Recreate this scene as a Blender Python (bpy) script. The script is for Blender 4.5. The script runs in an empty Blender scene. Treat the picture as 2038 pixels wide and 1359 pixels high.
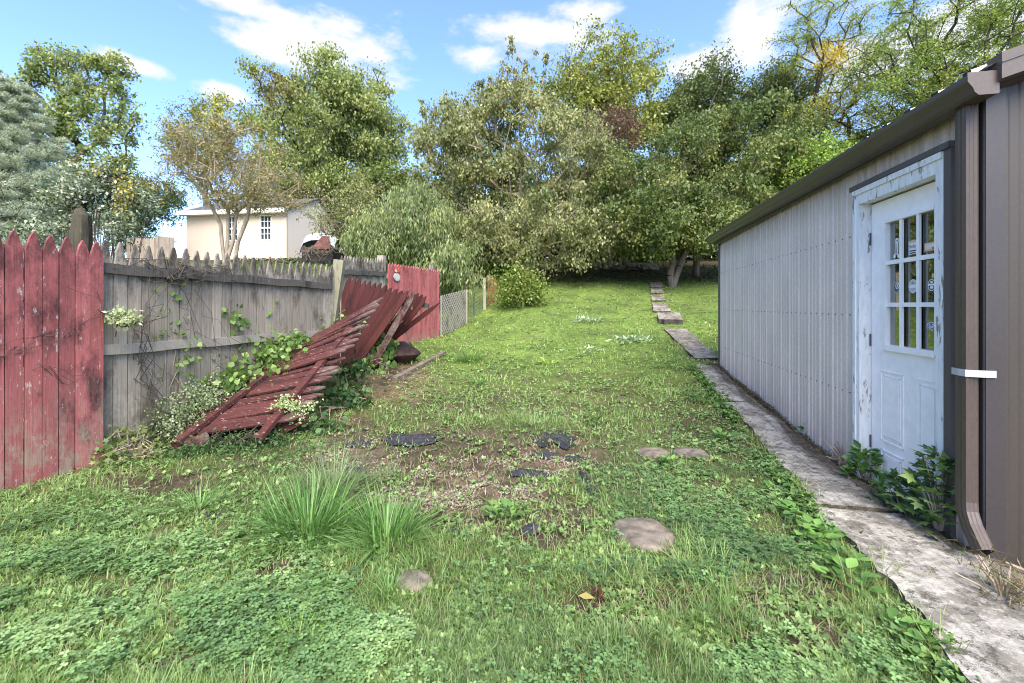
import bpy, bmesh, math, random
import numpy as np
from mathutils import Vector, Matrix
random.seed(7); rng = np.random.default_rng(11)
SC = bpy.context.scene; COL = SC.collection
# ---------------------------------------------------------------- camera, sky, sun, exposure
F, CX, HY, EYE = 906.0, 1019.0, 608.0, 1.30        # focal length and horizon of the photograph, eye height
cam = bpy.data.cameras.new('camera'); camo = bpy.data.objects.new('camera', cam); COL.objects.link(camo)
camo.location = (0, 0, EYE); camo.rotation_euler = (math.radians(90), 0, 0)
cam.sensor_width = 36; cam.lens = 16.0; cam.shift_y = -(679.5-HY)/2038; cam.clip_start = .05; cam.clip_end = 2000
SC.camera = camo
SUN_EL, SUN_AZ = math.radians(48), math.radians(174)
world = bpy.data.worlds.new('World'); SC.world = world; world.use_nodes = True
wn = world.node_tree.nodes; wl = world.node_tree.links; wn.clear()
def wnode(t, **k):
    n = wn.new(t)
    for a, b in k.items(): setattr(n, a, b)
    return n
wo = wnode('ShaderNodeOutputWorld'); bg = wnode('ShaderNodeBackground'); bg.inputs[1].default_value = .15
sky = wnode('ShaderNodeTexSky', sky_type='NISHITA', sun_disc=False, sun_elevation=SUN_EL, sun_rotation=SUN_AZ,
            air_density=1.0, dust_density=1.2, ozone_density=1.0, altitude=100)
tc = wnode('ShaderNodeTexCoord')
nz = wnode('ShaderNodeTexNoise'); nz.inputs['Scale'].default_value = 7; nz.inputs['Detail'].default_value = 10; nz.inputs['Roughness'].default_value = .62
mp = wnode('ShaderNodeMapping'); mp.inputs['Scale'].default_value = (1, 1, 2.2); mp.inputs['Location'].default_value = (.7, .3, .1)
wl.new(tc.outputs['Generated'], mp.inputs['Vector']); wl.new(mp.outputs[0], nz.inputs['Vector'])
acc = None
for px, py, rx, ry in [(620,100,215,60),(745,108,100,36),(1070,75,170,50),(950,110,70,28),(1495,72,125,80),(1400,125,80,26),(480,5,170,30),
                       (450,180,50,20),(270,130,60,18),(1900,60,320,130),(-500,150,400,90),(2700,200,500,160),(1180,30,90,25),(560,30,80,22)]:
    d = Vector(((px-CX)/F, 1, (HY-py)/F)); L = d.length; d.normalize()
    s = wnode('ShaderNodeVectorMath', operation='SUBTRACT'); s.inputs[1].default_value = d
    m = wnode('ShaderNodeVectorMath', operation='MULTIPLY'); m.inputs[1].default_value = (F*L/rx, F*L/rx, F*L/ry)
    l = wnode('ShaderNodeVectorMath', operation='LENGTH')
    wl.new(tc.outputs['Generated'], s.inputs[0]); wl.new(s.outputs[0], m.inputs[0]); wl.new(m.outputs[0], l.inputs[0])
    q = wnode('ShaderNodeMath', operation='SUBTRACT'); q.inputs[0].default_value = 1.0; wl.new(l.outputs['Value'], q.inputs[1])
    if acc is None: acc = q
    else:
        x = wnode('ShaderNodeMath', operation='MAXIMUM'); wl.new(acc.outputs[0], x.inputs[0]); wl.new(q.outputs[0], x.inputs[1]); acc = x
nm = wnode('ShaderNodeMath', operation='MULTIPLY_ADD'); nm.inputs[1].default_value = 3.4; nm.inputs[2].default_value = -1.65
wl.new(nz.outputs['Fac'], nm.inputs[0])
ad = wnode('ShaderNodeMath', operation='ADD'); wl.new(acc.outputs[0], ad.inputs[0]); wl.new(nm.outputs[0], ad.inputs[1])
cr = wnode('ShaderNodeMapRange', interpolation_type='SMOOTHSTEP'); cr.inputs['From Min'].default_value = .0; cr.inputs['From Max'].default_value = .8
cr.inputs['To Max'].default_value = .9
wl.new(ad.outputs[0], cr.inputs['Value'])
mx = wnode('ShaderNodeMix', data_type='RGBA'); mx.inputs[7].default_value = (2.15, 2.12, 2.15, 1)
hsv = wnode('ShaderNodeMix', data_type='RGBA', blend_type='MULTIPLY'); hsv.inputs[0].default_value = 1; hsv.inputs[7].default_value = (.64, .73, .91, 1)
wl.new(sky.outputs[0], hsv.inputs[6])
wl.new(cr.outputs[0], mx.inputs[0]); wl.new(hsv.outputs[2], mx.inputs[6]); wl.new(mx.outputs[2], bg.inputs[0]); wl.new(bg.outputs[0], wo.inputs[0])
sun = bpy.data.lights.new('sun', 'SUN'); suno = bpy.data.objects.new('sun', sun); COL.objects.link(suno)
sun.energy = 2.7; sun.angle = math.radians(48); sun.color = (1, .90, .74)
sd = Vector((math.sin(SUN_AZ)*math.cos(SUN_EL), math.cos(SUN_AZ)*math.cos(SUN_EL), math.sin(SUN_EL)))
suno.rotation_euler = (-sd).to_track_quat('-Z', 'Y').to_euler()
SC.view_settings.view_transform = 'Standard'; SC.view_settings.look = 'None'; SC.view_settings.gamma = 1
SC.view_settings.exposure = 1.78
SC.cycles.filter_width = 1.05
SC.render.resolution_x = 1024; SC.render.resolution_y = 683
# ---------------------------------------------------------------- noise and terrain
def hsh(ix, iy, s=0):
    n = (ix.astype(np.int64)*374761393 + iy.astype(np.int64)*668265263 + s*974634777) & 0x7fffffff
    n = ((n ^ (n >> 13)) * 1274126177) & 0x7fffffff
    return ((n ^ (n >> 16)) & 0xffff)/65535.0
def vnoise(x, y, s=0):
    x = np.asarray(x, float); y = np.asarray(y, float)
    ix = np.floor(x); iy = np.floor(y); fx = x-ix; fy = y-iy
    fx = fx*fx*(3-2*fx); fy = fy*fy*(3-2*fy); ix = ix.astype(np.int64); iy = iy.astype(np.int64)
    return ((hsh(ix,iy,s)*(1-fx)+hsh(ix+1,iy,s)*fx)*(1-fy) + (hsh(ix,iy+1,s)*(1-fx)+hsh(ix+1,iy+1,s)*fx)*fy)
def fbm(x, y, s=0, o=4):
    t = 0; a = .5; x = np.asarray(x, float); y = np.asarray(y, float)
    for k in range(o): t = t + a*vnoise(x*2**k, y*2**k, s+k*17); a *= .5
    return t/(1-.5**o)
PY = [-400,-5,0,4,5,6,8,10,12,14,17,20,25,40,80,300,1200]; PZ = [-1,0,0,.0,.07,.15,.30,.53,.86,1.32,2.1,2.85,3.8,5.5,8,10,10]
def sst(a, b, x): t = np.clip((x-a)/(b-a), 0, 1); return t*t*(3-2*t)
def ground(x, y):
    x = np.asarray(x, float); y = np.asarray(y, float)
    z = np.interp(y, PY, PZ)*.4 + np.interp(y-.5, PY, PZ)*.3 + np.interp(y+.5, PY, PZ)*.3
    z = z - .40*np.exp(-((y-13.2)/2.6)**2)*sst(.8, -1.6, x)*sst(-6, -3, x)
    z = z + .7*np.exp(-((y-16)/6)**2)*sst(-4.5, -7.5, x)
    z = z + (fbm(x*1.3, y*1.3, 3)-.5)*.07 + (vnoise(x*7, y*7, 9)-.5)*.018*sst(40, 20, np.abs(y))
    return z
def G(px, py):
    """the point of the terrain seen in that direction"""
    k = np.linspace(1.2, 60, 12000); x = (px-CX)/F*k; z = EYE+(HY-py)/F*k
    i = np.argmax(z < ground(x, k)); return Vector((x[i], k[i], float(ground(x[i], k[i]))))
def at(px, py, Y): return Vector(((px-CX)/F*Y, Y, EYE+(HY-py)/F*Y))
def gz(x, y): return float(ground(x, y))
def proj(x, y, z): y = np.maximum(y, .3); return CX+F*x/y, HY-F*(z-EYE)/y
A = math.atan((1204-CX)/F); CA, SA = math.cos(A), math.sin(A)
def dt(x, y): return x*CA-y*SA, x*SA+y*CA       # distance right of the eye and along the shed wall
def W(d, t): return t*SA+d*CA, t*CA-d*SA
# ---------------------------------------------------------------- materials
def mat(name):
    m = bpy.data.materials.new(name); m.use_nodes = True; nt = m.node_tree
    return m, nt, nt.nodes['Principled BSDF']
def nd(nt, t, **k):
    n = nt.nodes.new(t)
    for a, b in k.items():
        if a in n.bl_rna.properties.keys(): setattr(n, a, b)
        else: n.inputs[a.replace('_', ' ')].default_value = b
    return n
def noise(nt, scale, vec=None, stretch=(1,1,1), detail=5, rough=.55, coord='Object', loc=(0,0,0)):
    tcn = nd(nt, 'ShaderNodeTexCoord'); mpn = nd(nt, 'ShaderNodeMapping'); mpn.inputs['Scale'].default_value = stretch; mpn.inputs['Location'].default_value = loc
    n = nd(nt, 'ShaderNodeTexNoise', Scale=scale, Detail=detail, Roughness=rough)
    nt.links.new(tcn.outputs[coord], mpn.inputs[0]); nt.links.new(mpn.outputs[0], n.inputs['Vector']); return n
def ramp(nt, src, stops, out='Fac'):
    r = nd(nt, 'ShaderNodeValToRGB'); e = r.color_ramp.elements
    while len(e) < len(stops): e.new(.5)
    for el, (p, c) in zip(e, stops):
        el.position = p; el.color = (c if isinstance(c, tuple) else (c, c, c))+(1,)
    nt.links.new(src.outputs[out] if out in src.outputs else src.outputs[0], r.inputs[0]); return r
def mixc(nt, fac, a, b, mode='MIX'):
    m = nd(nt, 'ShaderNodeMix', data_type='RGBA', blend_type=mode)
    for i, v in ((0, fac), (6, a), (7, b)):
        if isinstance(v, (int, float)): m.inputs[i].default_value = v
        elif isinstance(v, tuple): m.inputs[i].default_value = v+(1,)
        else: nt.links.new(v, m.inputs[i])
    return m.outputs[2]
def bump(nt, b, h, s=.3, d=.01):
    n = nd(nt, 'ShaderNodeBump', Strength=s, Distance=d); nt.links.new(h, n.inputs['Height']); nt.links.new(n.outputs[0], b.inputs['Normal'])
def attr(nt, name='Col'):
    return nd(nt, 'ShaderNodeAttribute', attribute_name=name).outputs['Color']
def simple(name, c, rough=.5, metal=0, var=.25, scale=6, stretch=(1,1,1), b=0, spec=.5):
    m, nt, p = mat(name); n = noise(nt, scale, stretch=stretch)
    r = ramp(nt, n, [(.3, tuple(v*(1-var) for v in c)), (.7, tuple(min(1, v*(1+var)) for v in c))])
    nt.links.new(r.outputs[0], p.inputs['Base Color']); p.inputs['Roughness'].default_value = rough; p.inputs['Metallic'].default_value = metal
    p.inputs['Specular IOR Level'].default_value = spec
    if b: bump(nt, p, n.outputs['Fac'], b)
    return m
def leafmat(name, rough=.45, tr=.3, spec=.35):
    m, nt, p = mat(name); c = attr(nt); nt.links.new(c, p.inputs['Base Color']); p.inputs['Roughness'].default_value = rough
    p.inputs['Specular IOR Level'].default_value = spec
    t = nd(nt, 'ShaderNodeBsdfTranslucent'); nt.links.new(mixc(nt, 1.0, c, (1.25, 1.3, .7), 'MULTIPLY'), t.inputs[0])
    ms = nd(nt, 'ShaderNodeMixShader', Fac=tr); o = nt.nodes['Material Output']
    nt.links.new(p.outputs[0], ms.inputs[1]); nt.links.new(t.outputs[0], ms.inputs[2]); nt.links.new(ms.outputs[0], o.inputs[0]); return m
M = {}
M['leaf'] = leafmat('leaf'); M['grass'] = leafmat('grass', .4, .35, .4)
M['bark'] = simple('bark', (.13,.105,.08), .9, var=.5, scale=9, stretch=(1,1,.25), b=.6)
M['palebark'] = simple('pale_bark', (.30,.24,.18), .85, var=.4, scale=12, stretch=(1,1,.3), b=.4)
M['darkbark'] = simple('dark_bark', (.05,.04,.03), .9, var=.5, scale=9, stretch=(1,1,.25), b=.6)
def wood(name, c1, c2, dark, wear, wearlo, moldtop=None, algae=None):
    """boards: grain runs along local z, every board has its own tone (Col)"""
    m, nt, p = mat(name)
    g = noise(nt, 26, stretch=(3, 3, .12), detail=7, rough=.65); gr = ramp(nt, g, [(.25, c1), (.75, c2)])
    col = mixc(nt, 1.0, gr.outputs[0], attr(nt), 'MULTIPLY')
    n2 = noise(nt, 3.2, stretch=(1.3, 1.3, .55), detail=8, rough=.7, loc=(3,1,2)); k = ramp(nt, n2, [(.52, 0.), (.66, .85)])
    col = mixc(nt, k.outputs[0], col, dark)
    n3 = noise(nt, 38, stretch=(1, 1, .35), detail=6, rough=.75, loc=(9,5,1)); w = ramp(nt, n3, [(wearlo, 0.), (wearlo+.06, .9)])
    col = mixc(nt, w.outputs[0], col, wear)
    tcn = nd(nt, 'ShaderNodeTexCoord'); sp = nd(nt, 'ShaderNodeSeparateXYZ'); nt.links.new(tcn.outputs['Object'], sp.inputs[0])
    if moldtop:
        z0, z1, cm = moldtop
        mr = nd(nt, 'ShaderNodeMapRange'); nt.links.new(sp.outputs['Z'], mr.inputs[0]); mr.inputs[1].default_value = z0; mr.inputs[2].default_value = z1
        n4 = noise(nt, 9, detail=8, rough=.8, stretch=(1,1,.5)); a = nd(nt, 'ShaderNodeMath', operation='MULTIPLY'); nt.links.new(mr.outputs[0], a.inputs[0])
        nt.links.new(ramp(nt, n4, [(.42, 0.), (.58, .85)]).outputs[0], a.inputs[1]); col = mixc(nt, a.outputs[0], col, cm)
    if algae:
        z0, z1, cm = algae
        mr = nd(nt, 'ShaderNodeMapRange'); nt.links.new(sp.outputs['Z'], mr.inputs[0]); mr.inputs[1].default_value = z1; mr.inputs[2].default_value = z0
        n4 = noise(nt, 12, detail=9, rough=.85, stretch=(1,1,.5), loc=(4,4,4)); a = nd(nt, 'ShaderNodeMath', operation='MULTIPLY'); nt.links.new(mr.outputs[0], a.inputs[0])
        nt.links.new(ramp(nt, n4, [(.45, 0.), (.58, .9)]).outputs[0], a.inputs[1]); col = mixc(nt, a.outputs[0], col, cm)
    nt.links.new(col, p.inputs['Base Color']); p.inputs['Roughness'].default_value = .85; p.inputs['Specular IOR Level'].default_value = .25
    bump(nt, p, g.outputs['Fac'], .5, .006); return m
M['redwood'] = wood('red_stained_wood', (.29,.085,.08), (.44,.14,.13), (.045,.018,.02), (.50,.42,.38), .60, (1.1, 1.8, (.07,.028,.03)), (-.1, .8, (.30,.29,.20)))
M['redwood_far'] = wood('faded_red_wood', (.34,.085,.085), (.46,.14,.13), (.15,.04,.045), (.62,.5,.46), .60, None, (.0, .35, (.3,.3,.2)))
M['redwood_dark'] = wood('dark_red_wood', (.05,.016,.014), (.11,.030,.027), (.02,.01,.01), (.2,.16,.14), .67)
M['redwood_fallen'] = wood('worn_red_wood', (.046,.016,.014), (.105,.032,.028), (.02,.01,.012), (.30,.22,.20), .585, (.05, .30, (.20,.17,.15)))
M['graywood'] = wood('weathered_grey_wood', (.20,.165,.125), (.44,.385,.31), (.07,.055,.038), (.56,.51,.43), .67, (1.3, 1.7, (.035,.033,.03)), (-.1, .9, (.10,.09,.05)))
M['grayrail'] = wood('dark_grey_rail_wood', (.045,.04,.036), (.15,.135,.115), (.02,.02,.02), (.25,.24,.22), .62)
M['palerail'] = wood('pale_grey_rail_wood', (.25,.22,.18), (.38,.34,.285), (.08,.07,.06), (.35,.34,.32), .7)
M['mosspost'] = wood('mossy_post_wood', (.16,.15,.09), (.3,.28,.2), (.07,.07,.03), (.35,.35,.3), .66)
M['tanwood'] = wood('tan_new_wood', (.5,.38,.28), (.68,.54,.42), (.4,.3,.2), (.7,.6,.5), .75)
# ---------------------------------------------------------------- objects
def tag(o, label=None, cat=None, group=None, kind=None):
    for k, v in (('label', label), ('category', cat), ('group', group), ('kind', kind)):
        if v: o[k] = v
    return o
def empty(name, loc, rz=0, **k):
    o = bpy.data.objects.new(name, None); COL.objects.link(o); o.location = loc; o.rotation_euler = (0, 0, rz); o.empty_display_size = .2
    return tag(o, **k)
def link(name, me, material, parent=None, mtx=None):
    o = bpy.data.objects.new(name, me); COL.objects.link(o)
    if material: me.materials.append(material)
    if parent: o.parent = parent
    if mtx is not None: o.matrix_local = mtx
    return o
class MB:
    def __init__(s): s.v = []; s.f = []; s.c = []; s.col = 1.0
    def add(s, vs, fs):
        n = len(s.v); s.v += [tuple(v) for v in vs]; s.f += [tuple(i+n for i in f) for f in fs]
        c = s.col if isinstance(s.col, tuple) else (s.col,)*3
        s.c += [c]*len(fs); return s
    def box(s, c, sz, rz=0, R=None):
        c = Vector(c); hx, hy, hz = [q/2 for q in sz]
        R = R or Matrix.Rotation(rz, 3, 'Z')
        vs = [c+R@Vector((x*hx, y*hy, z*hz)) for z in (-1,1) for y in (-1,1) for x in (-1,1)]
        return s.add(vs, [(0,2,3,1),(4,5,7,6),(0,1,5,4),(2,6,7,3),(0,4,6,2),(1,3,7,5)])
    def b2(s, x0, x1, y0, y1, z0, z1): return s.box(((x0+x1)/2,(y0+y1)/2,(z0+z1)/2), (abs(x1-x0),abs(y1-y0),abs(z1-z0)))
    def bar(s, a, b, w, h, up=(0,0,1)):
        a = Vector(a); b = Vector(b); d = (b-a); L = d.length; d.normalize(); u = Vector(up); sx = d.cross(u).normalized(); u = sx.cross(d)
        return s.box((a+b)/2, (w, L, h), R=Matrix((sx, d, u)).transposed())
    def prism(s, poly, off, mp=lambda a, b, c: (a, c, b), d0=0, d1=.02):
        """polygon (a,b) extruded over c from d0 to d1; mp places it"""
        n = len(poly); vs = [mp(a, b, d0) for a, b in poly]+[mp(a, b, d1) for a, b in poly]
        fs = [tuple(range(n))[::-1], tuple(range(n, 2*n))]+[(i, (i+1) % n, n+(i+1) % n, n+i) for i in range(n)]
        return s.add([Vector(v)+Vector(off) for v in vs], fs)
    def tube(s, pts, rad, n=6, cap=True):
        pts = [Vector(p) for p in pts]; rad = rad if hasattr(rad, '__len__') else [rad]*len(pts); vs = []; up = Vector((.31,.17,.93))
        for i, p in enumerate(pts):
            d = (pts[min(i+1, len(pts)-1)]-pts[max(i-1, 0)]).normalized(); a = d.cross(up)
            if a.length < .1: a = d.cross(Vector((1,0,0)))
            a.normalize(); b = d.cross(a)
            vs += [p+(a*math.cos(2*math.pi*k/n)+b*math.sin(2*math.pi*k/n))*rad[i] for k in range(n)]
        fs = [(i*n+k, i*n+(k+1) % n, (i+1)*n+(k+1) % n, (i+1)*n+k) for i in range(len(pts)-1) for k in range(n)]
        if cap: fs += [tuple(range(n))[::-1], tuple(range(len(vs)-n, len(vs)))]
        return s.add(vs, fs)
    def lathe(s, prof, c=(0,0,0), n=20, sq=(1,1)):
        c = Vector(c); vs = [c+Vector((r*math.cos(2*math.pi*k/n)*sq[0], r*math.sin(2*math.pi*k/n)*sq[1], z)) for r, z in prof for k in range(n)]
        fs = [(i*n+k, i*n+(k+1) % n, (i+1)*n+(k+1) % n, (i+1)*n+k) for i in range(len(prof)-1) for k in range(n)]
        return s.add(vs, fs+[tuple(range(n))[::-1], tuple(range(len(vs)-n, len(vs)))])
    def build(s, name, material, parent=None, mtx=None, smooth=False):
        me = bpy.data.meshes.new(name); me.from_pydata(s.v, [], s.f)
        a = me.color_attributes.new('Col', 'FLOAT_COLOR', 'CORNER'); arr = []
        for f, c in zip(s.f, s.c): arr += [c[0], c[1], c[2], 1.0]*len(f)
        a.data.foreach_set('color', arr); me.update()
        bm = bmesh.new(); bm.from_mesh(me); bmesh.ops.recalc_face_normals(bm, faces=bm.faces); bm.to_mesh(me); bm.free()
        if smooth: me.polygons.foreach_set('use_smooth', [True]*len(me.polygons))
        return link(name, me, material, parent, mtx)
# templates scattered with numpy into one mesh
def nrm(a): return a/np.maximum(np.linalg.norm(a, axis=1, keepdims=True), 1e-9)
def rand_dirs(n): return nrm(rng.normal(size=(n, 3)))
def fill(tm, pos, ax, no, sc, col):
    """templates (verts, faces; length along y, width x, normal z) at pos with axis ax and normal no"""
    pos = np.asarray(pos, float); N = len(pos); sc = np.asarray(sc, float)
    if sc.ndim == 1: sc = np.repeat(sc[:, None], 3, 1)
    y = nrm(ax); x = nrm(np.cross(y, no)); z = np.cross(x, y)
    R = np.stack([x, y, z], 2); pick = rng.integers(0, len(tm), N); V = []; LV = []; LS = []; C = []; n0 = 0
    for k, (tv, tf) in enumerate(tm):
        idx = np.nonzero(pick == k)[0]
        if not len(idx): continue
        tv = np.array(tv, float); v = tv[None]*sc[idx][:, None]; v = np.einsum('nij,nvj->nvi', R[idx], v)+pos[idx][:, None]
        V.append(v.reshape(-1, 3)); flat = np.concatenate([np.array(f) for f in tf]); ls = np.array([len(f) for f in tf])
        LV.append((flat[None]+(np.arange(len(idx))*len(tv))[:, None]+n0).ravel()); LS.append(np.tile(ls, len(idx)))
        C.append(np.repeat(col[idx], len(tf), 0)); n0 += len(tv)*len(idx)
    return np.concatenate(V), np.concatenate(LV), np.concatenate(LS), np.concatenate(C)
def join(parts):
    V, LV, LS, C = [], [], [], []; n = 0
    for v, lv, ls, c in parts: V.append(v); LV.append(lv+n); LS.append(ls); C.append(c); n += len(v)
    return np.concatenate(V), np.concatenate(LV), np.concatenate(LS), np.concatenate(C)
def npmesh(name, data, material, parent=None, smooth=False, origin=None):
    v, lv, ls, c = data; me = bpy.data.meshes.new(name)
    if origin is not None: v = v-np.array(origin)
    me.vertices.add(len(v)); me.vertices.foreach_set('co', v.astype(np.float32).ravel())
    me.loops.add(len(lv)); me.loops.foreach_set('vertex_index', lv.astype(np.int32))
    me.polygons.add(len(ls)); st = np.concatenate([[0], np.cumsum(ls)[:-1]]); me.polygons.foreach_set('loop_start', st.astype(np.int32))
    me.update(calc_edges=True)
    a = me.color_attributes.new('Col', 'FLOAT_COLOR', 'CORNER'); cc = np.repeat(np.clip(c, 0, 1), ls, 0)
    a.data.foreach_set('color', np.concatenate([cc, np.ones((len(cc), 1))], 1).astype(np.float32).ravel())
    if smooth: me.polygons.foreach_set('use_smooth', np.ones(len(ls), bool))
    return link(name, me, material, parent)
def pal(colors, n, t=None, jit=.18):
    """colour of each leaf: a point along the palette with jitter"""
    c = np.array(colors, float); t = rng.random(n) if t is None else np.clip(t, 0, .9999); f = t*(len(c)-1); i = np.minimum(f.astype(int), len(c)-2); f = (f-i)[:, None]
    return (c[i]*(1-f)+c[i+1]*f)*(1+rng.normal(0, jit, (n, 1)))
LEAF = [([(0,0,0),(.3,.42,.06),(0,1,0),(-.3,.42,.06)], [(0,1,2,3)])]
LONG = [([(0,0,0),(.13,.35,.03),(0,1,-.12),(-.13,.35,.03)], [(0,1,2,3)])]
BIG = [([(0,0,0),(.22,.22,.05),(.36,.5,.04),(.2,.8,-.04),(0,1,-.14),(-.2,.8,-.04),(-.36,.5,.04),(-.22,.22,.05),(0,.3,-.02),(0,.6,-.03)],
        [(0,1,8),(1,2,9,8),(2,3,9),(3,4,9),(4,5,9),(5,6,9),(6,7,8,9),(7,0,8)])]
def lobed():
    v = [(0,.25,0)]; 
    for k, (a, r) in enumerate([(-150,.35),(-125,.75),(-100,.45),(-62,.95),(-38,.5),(0,1.15),(38,.5),(62,.95),(100,.45),(125,.75),(150,.35)]):
        v.append((math.sin(math.radians(a))*r*.55, .25+math.cos(math.radians(a))*r*.6, -.05*r))
    return [(v, [(0, i, i+1) for i in range(1, 11)]+[(0, 11, 1)])]
MAPLE = lobed()
def clover():
    v = [(0,0,1)]; f = []
    for a in (0, 2.1, 4.2):
        n = len(v); p = lambda r, b, z: (math.sin(a+b)*r, math.cos(a+b)*r, z)
        v += [p(.35,-.75,1.1), p(.75,-.5,1.12), p(.85,-.15,1.05), p(.78,0,1.0), p(.85,.15,1.05), p(.75,.5,1.12), p(.35,.75,1.1)]
        f += [(0,n,n+1,n+2,n+3), (0,n+3,n+4,n+5,n+6)]
    return [(v, f)]
def blade(b, w=1.0):
    return ([(-.5*w,0,0),(.5*w,0,0),(.38*w,.42,b*.18),(-.38*w,.42,b*.18),(.22*w,.78,b*.6),(-.22*w,.78,b*.6),(0,1-.12*b,b)], [(0,1,2,3),(3,2,4,5),(5,4,6)])
BLADE = [blade(-.05), blade(-.35), blade(-.7), blade(-.15)]
# ---------------------------------------------------------------- ground cover masks (where gravel, bare soil, clover and path lie)
def ell(px, py, L):
    m = np.zeros(np.shape(px))
    for a, b, r, q in L: m = np.maximum(m, 1.25-np.sqrt(((px-a)/r)**2+((py-b)/q)**2))
    return np.clip(m/.45, 0, 1)
PATHL = lambda t: np.interp(t, [-2,1.5,2.2,3.2,4.7,6.1,8.1], [1.12,1.17,1.26,1.30,1.40,1.41,1.46])
def masks(x, y):
    z = ground(x, y); px, py = proj(x, y, z); n = fbm(x*2.2, y*2.2, 21); n2 = fbm(x*6, y*6, 33); ok = y > 1
    d, t = dt(x, y)
    gravel = ell(px, py, [(700,925,110,30),(1105,905,65,42),(930,935,130,22),(900,985,150,30),(1020,975,60,18),(700,880,60,12)])*ok
    bare = ell(px, py, [(930,905,290,55),(900,1000,230,60),(1080,1040,120,50),(740,765,85,35),(790,740,60,25),(1255,1205,150,45),(1580,1190,120,60),
                        (1640,1270,70,40),(825,1155,45,18),(690,850,60,25),(300,960,120,25),(1620,1290,60,40),(560,1130,60,20),(340,1330,90,30)])*ok
    clo = ell(px, py, [(180,1200,420,150),(480,1180,240,130),(560,1310,260,80),(1540,1010,230,110),(1370,960,140,70),(1480,1320,300,70),(1480,870,150,60),
                       (1000,770,260,55),(1220,760,200,60),(1380,1080,140,90),(1660,1330,120,60),(1120,700,260,40)])
    path = ((d > PATHL(t)) & (t < 8.2)).astype(float); strip = ((d > 1.74) & (t > 1.2) & (t < 8.3)).astype(float)
    path = path*(1-strip)
    inshed = (d > 1.9) & (t > 2.7) & (t < 8.3)
    return dict(z=z, px=px, py=py, n=n, n2=n2, gravel=gravel*(n2 > .42), bare=np.clip(bare*1.15-(n2-.35)*1.2, 0, 1), clover=np.clip(clo+(n-.5)*1.6, 0, 1), path=path, strip=strip, inshed=inshed, d=d, t=t)
def fence_x(y): return np.interp(y, [-2,3.16,3.8,6.7,7.6,9.3,11.6,13.3,14.3,16], [-4.7,-3.56,-3.42,-2.69,-2.84,-2.48,-1.86,-1.33,-.85,-.5])
def ground_mesh():
    def axis(lo, hi, st, far):
        a = list(np.arange(lo, hi+1e-6, st)); s = st
        while a[-1] < far: s *= 1.35; a.append(a[-1]+s)
        s = st; b = [lo]
        while b[-1] > -far: s *= 1.35; b.append(b[-1]-s)
        return np.array(b[:0:-1]+a)
    xs = axis(-5, 4.5, .055, 600); ys = axis(.6, 21, .055, 600); X, Y = np.meshgrid(xs, ys); x = X.ravel(); y = Y.ravel(); m = masks(x, y); nx = len(xs)
    z = m['z']-.02*m['bare']
    soil = pal([(.05,.035,.024),(.11,.08,.057)], len(x), fbm(x*5, y*5, 5), .1); straw = np.array([.22,.16,.10]); dirt = np.array([.06,.045,.032])
    green = pal([(.06,.09,.022),(.11,.17,.035),(.17,.24,.05)], len(x), fbm(x*1.5, y*1.5, 8)*1.3-.15, .1)
    tint = sst(5, 9, y)*sst(20, 16, y); g = np.clip(.25+.65*tint-(m['n2']-.5), 0, 1)*(1-m['bare']); g[(y > 18)] *= .35  # more green turf across the middle lawn
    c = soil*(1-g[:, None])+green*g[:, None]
    c = c*(1-.45*m['gravel'][:, None])+np.array([.30,.21,.15])*.45*m['gravel'][:, None]
    s = ell(m['px'], m['py'], [(760,760,110,45),(660,830,60,30)])*.5*(m['n2'] > .45); c = c*(1-s[:, None])+straw*s[:, None]
    c = c*(1-m['strip'][:, None]*.8)+dirt*m['strip'][:, None]*.8
    v = np.stack([x, y, z], 1); ny = len(ys); i = np.arange((nx-1)*(ny-1)); r = i//(nx-1)*nx+i % (nx-1)
    f = np.stack([r, r+1, r+nx+1, r+nx], 1)
    me = bpy.data.meshes.new('ground'); me.vertices.add(len(v)); me.vertices.foreach_set('co', v.astype(np.float32).ravel())
    me.loops.add(f.size); me.loops.foreach_set('vertex_index', f.astype(np.int32).ravel()); me.polygons.add(len(f)); me.polygons.foreach_set('loop_start', (np.arange(len(f))*4).astype(np.int32)); me.update(calc_edges=True)
    a = me.color_attributes.new('Col', 'FLOAT_COLOR', 'POINT'); a.data.foreach_set('color', np.concatenate([c, np.ones((len(c),1))], 1).astype(np.float32).ravel())
    me.polygons.foreach_set('use_smooth', np.ones(len(f), bool))
    mt, nt, p = mat('soil_and_turf'); n = noise(nt, 55, detail=8, rough=.7); n1 = noise(nt, 9, detail=6)
    k = ramp(nt, n, [(.25, .45), (.75, 1.5)]); col = mixc(nt, 1.0, attr(nt), k.outputs[0], 'MULTIPLY'); k1 = ramp(nt, n1, [(.3, .75), (.7, 1.25)]); col = mixc(nt, 1.0, col, k1.outputs[0], 'MULTIPLY')
    nt.links.new(col, p.inputs['Base Color']); p.inputs['Roughness'].default_value = .95; p.inputs['Specular IOR Level'].default_value = .15; bump(nt, p, n.outputs['Fac'], .8, .02)
    tag(link('ground', me, mt), kind='structure')
ground_mesh()
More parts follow.
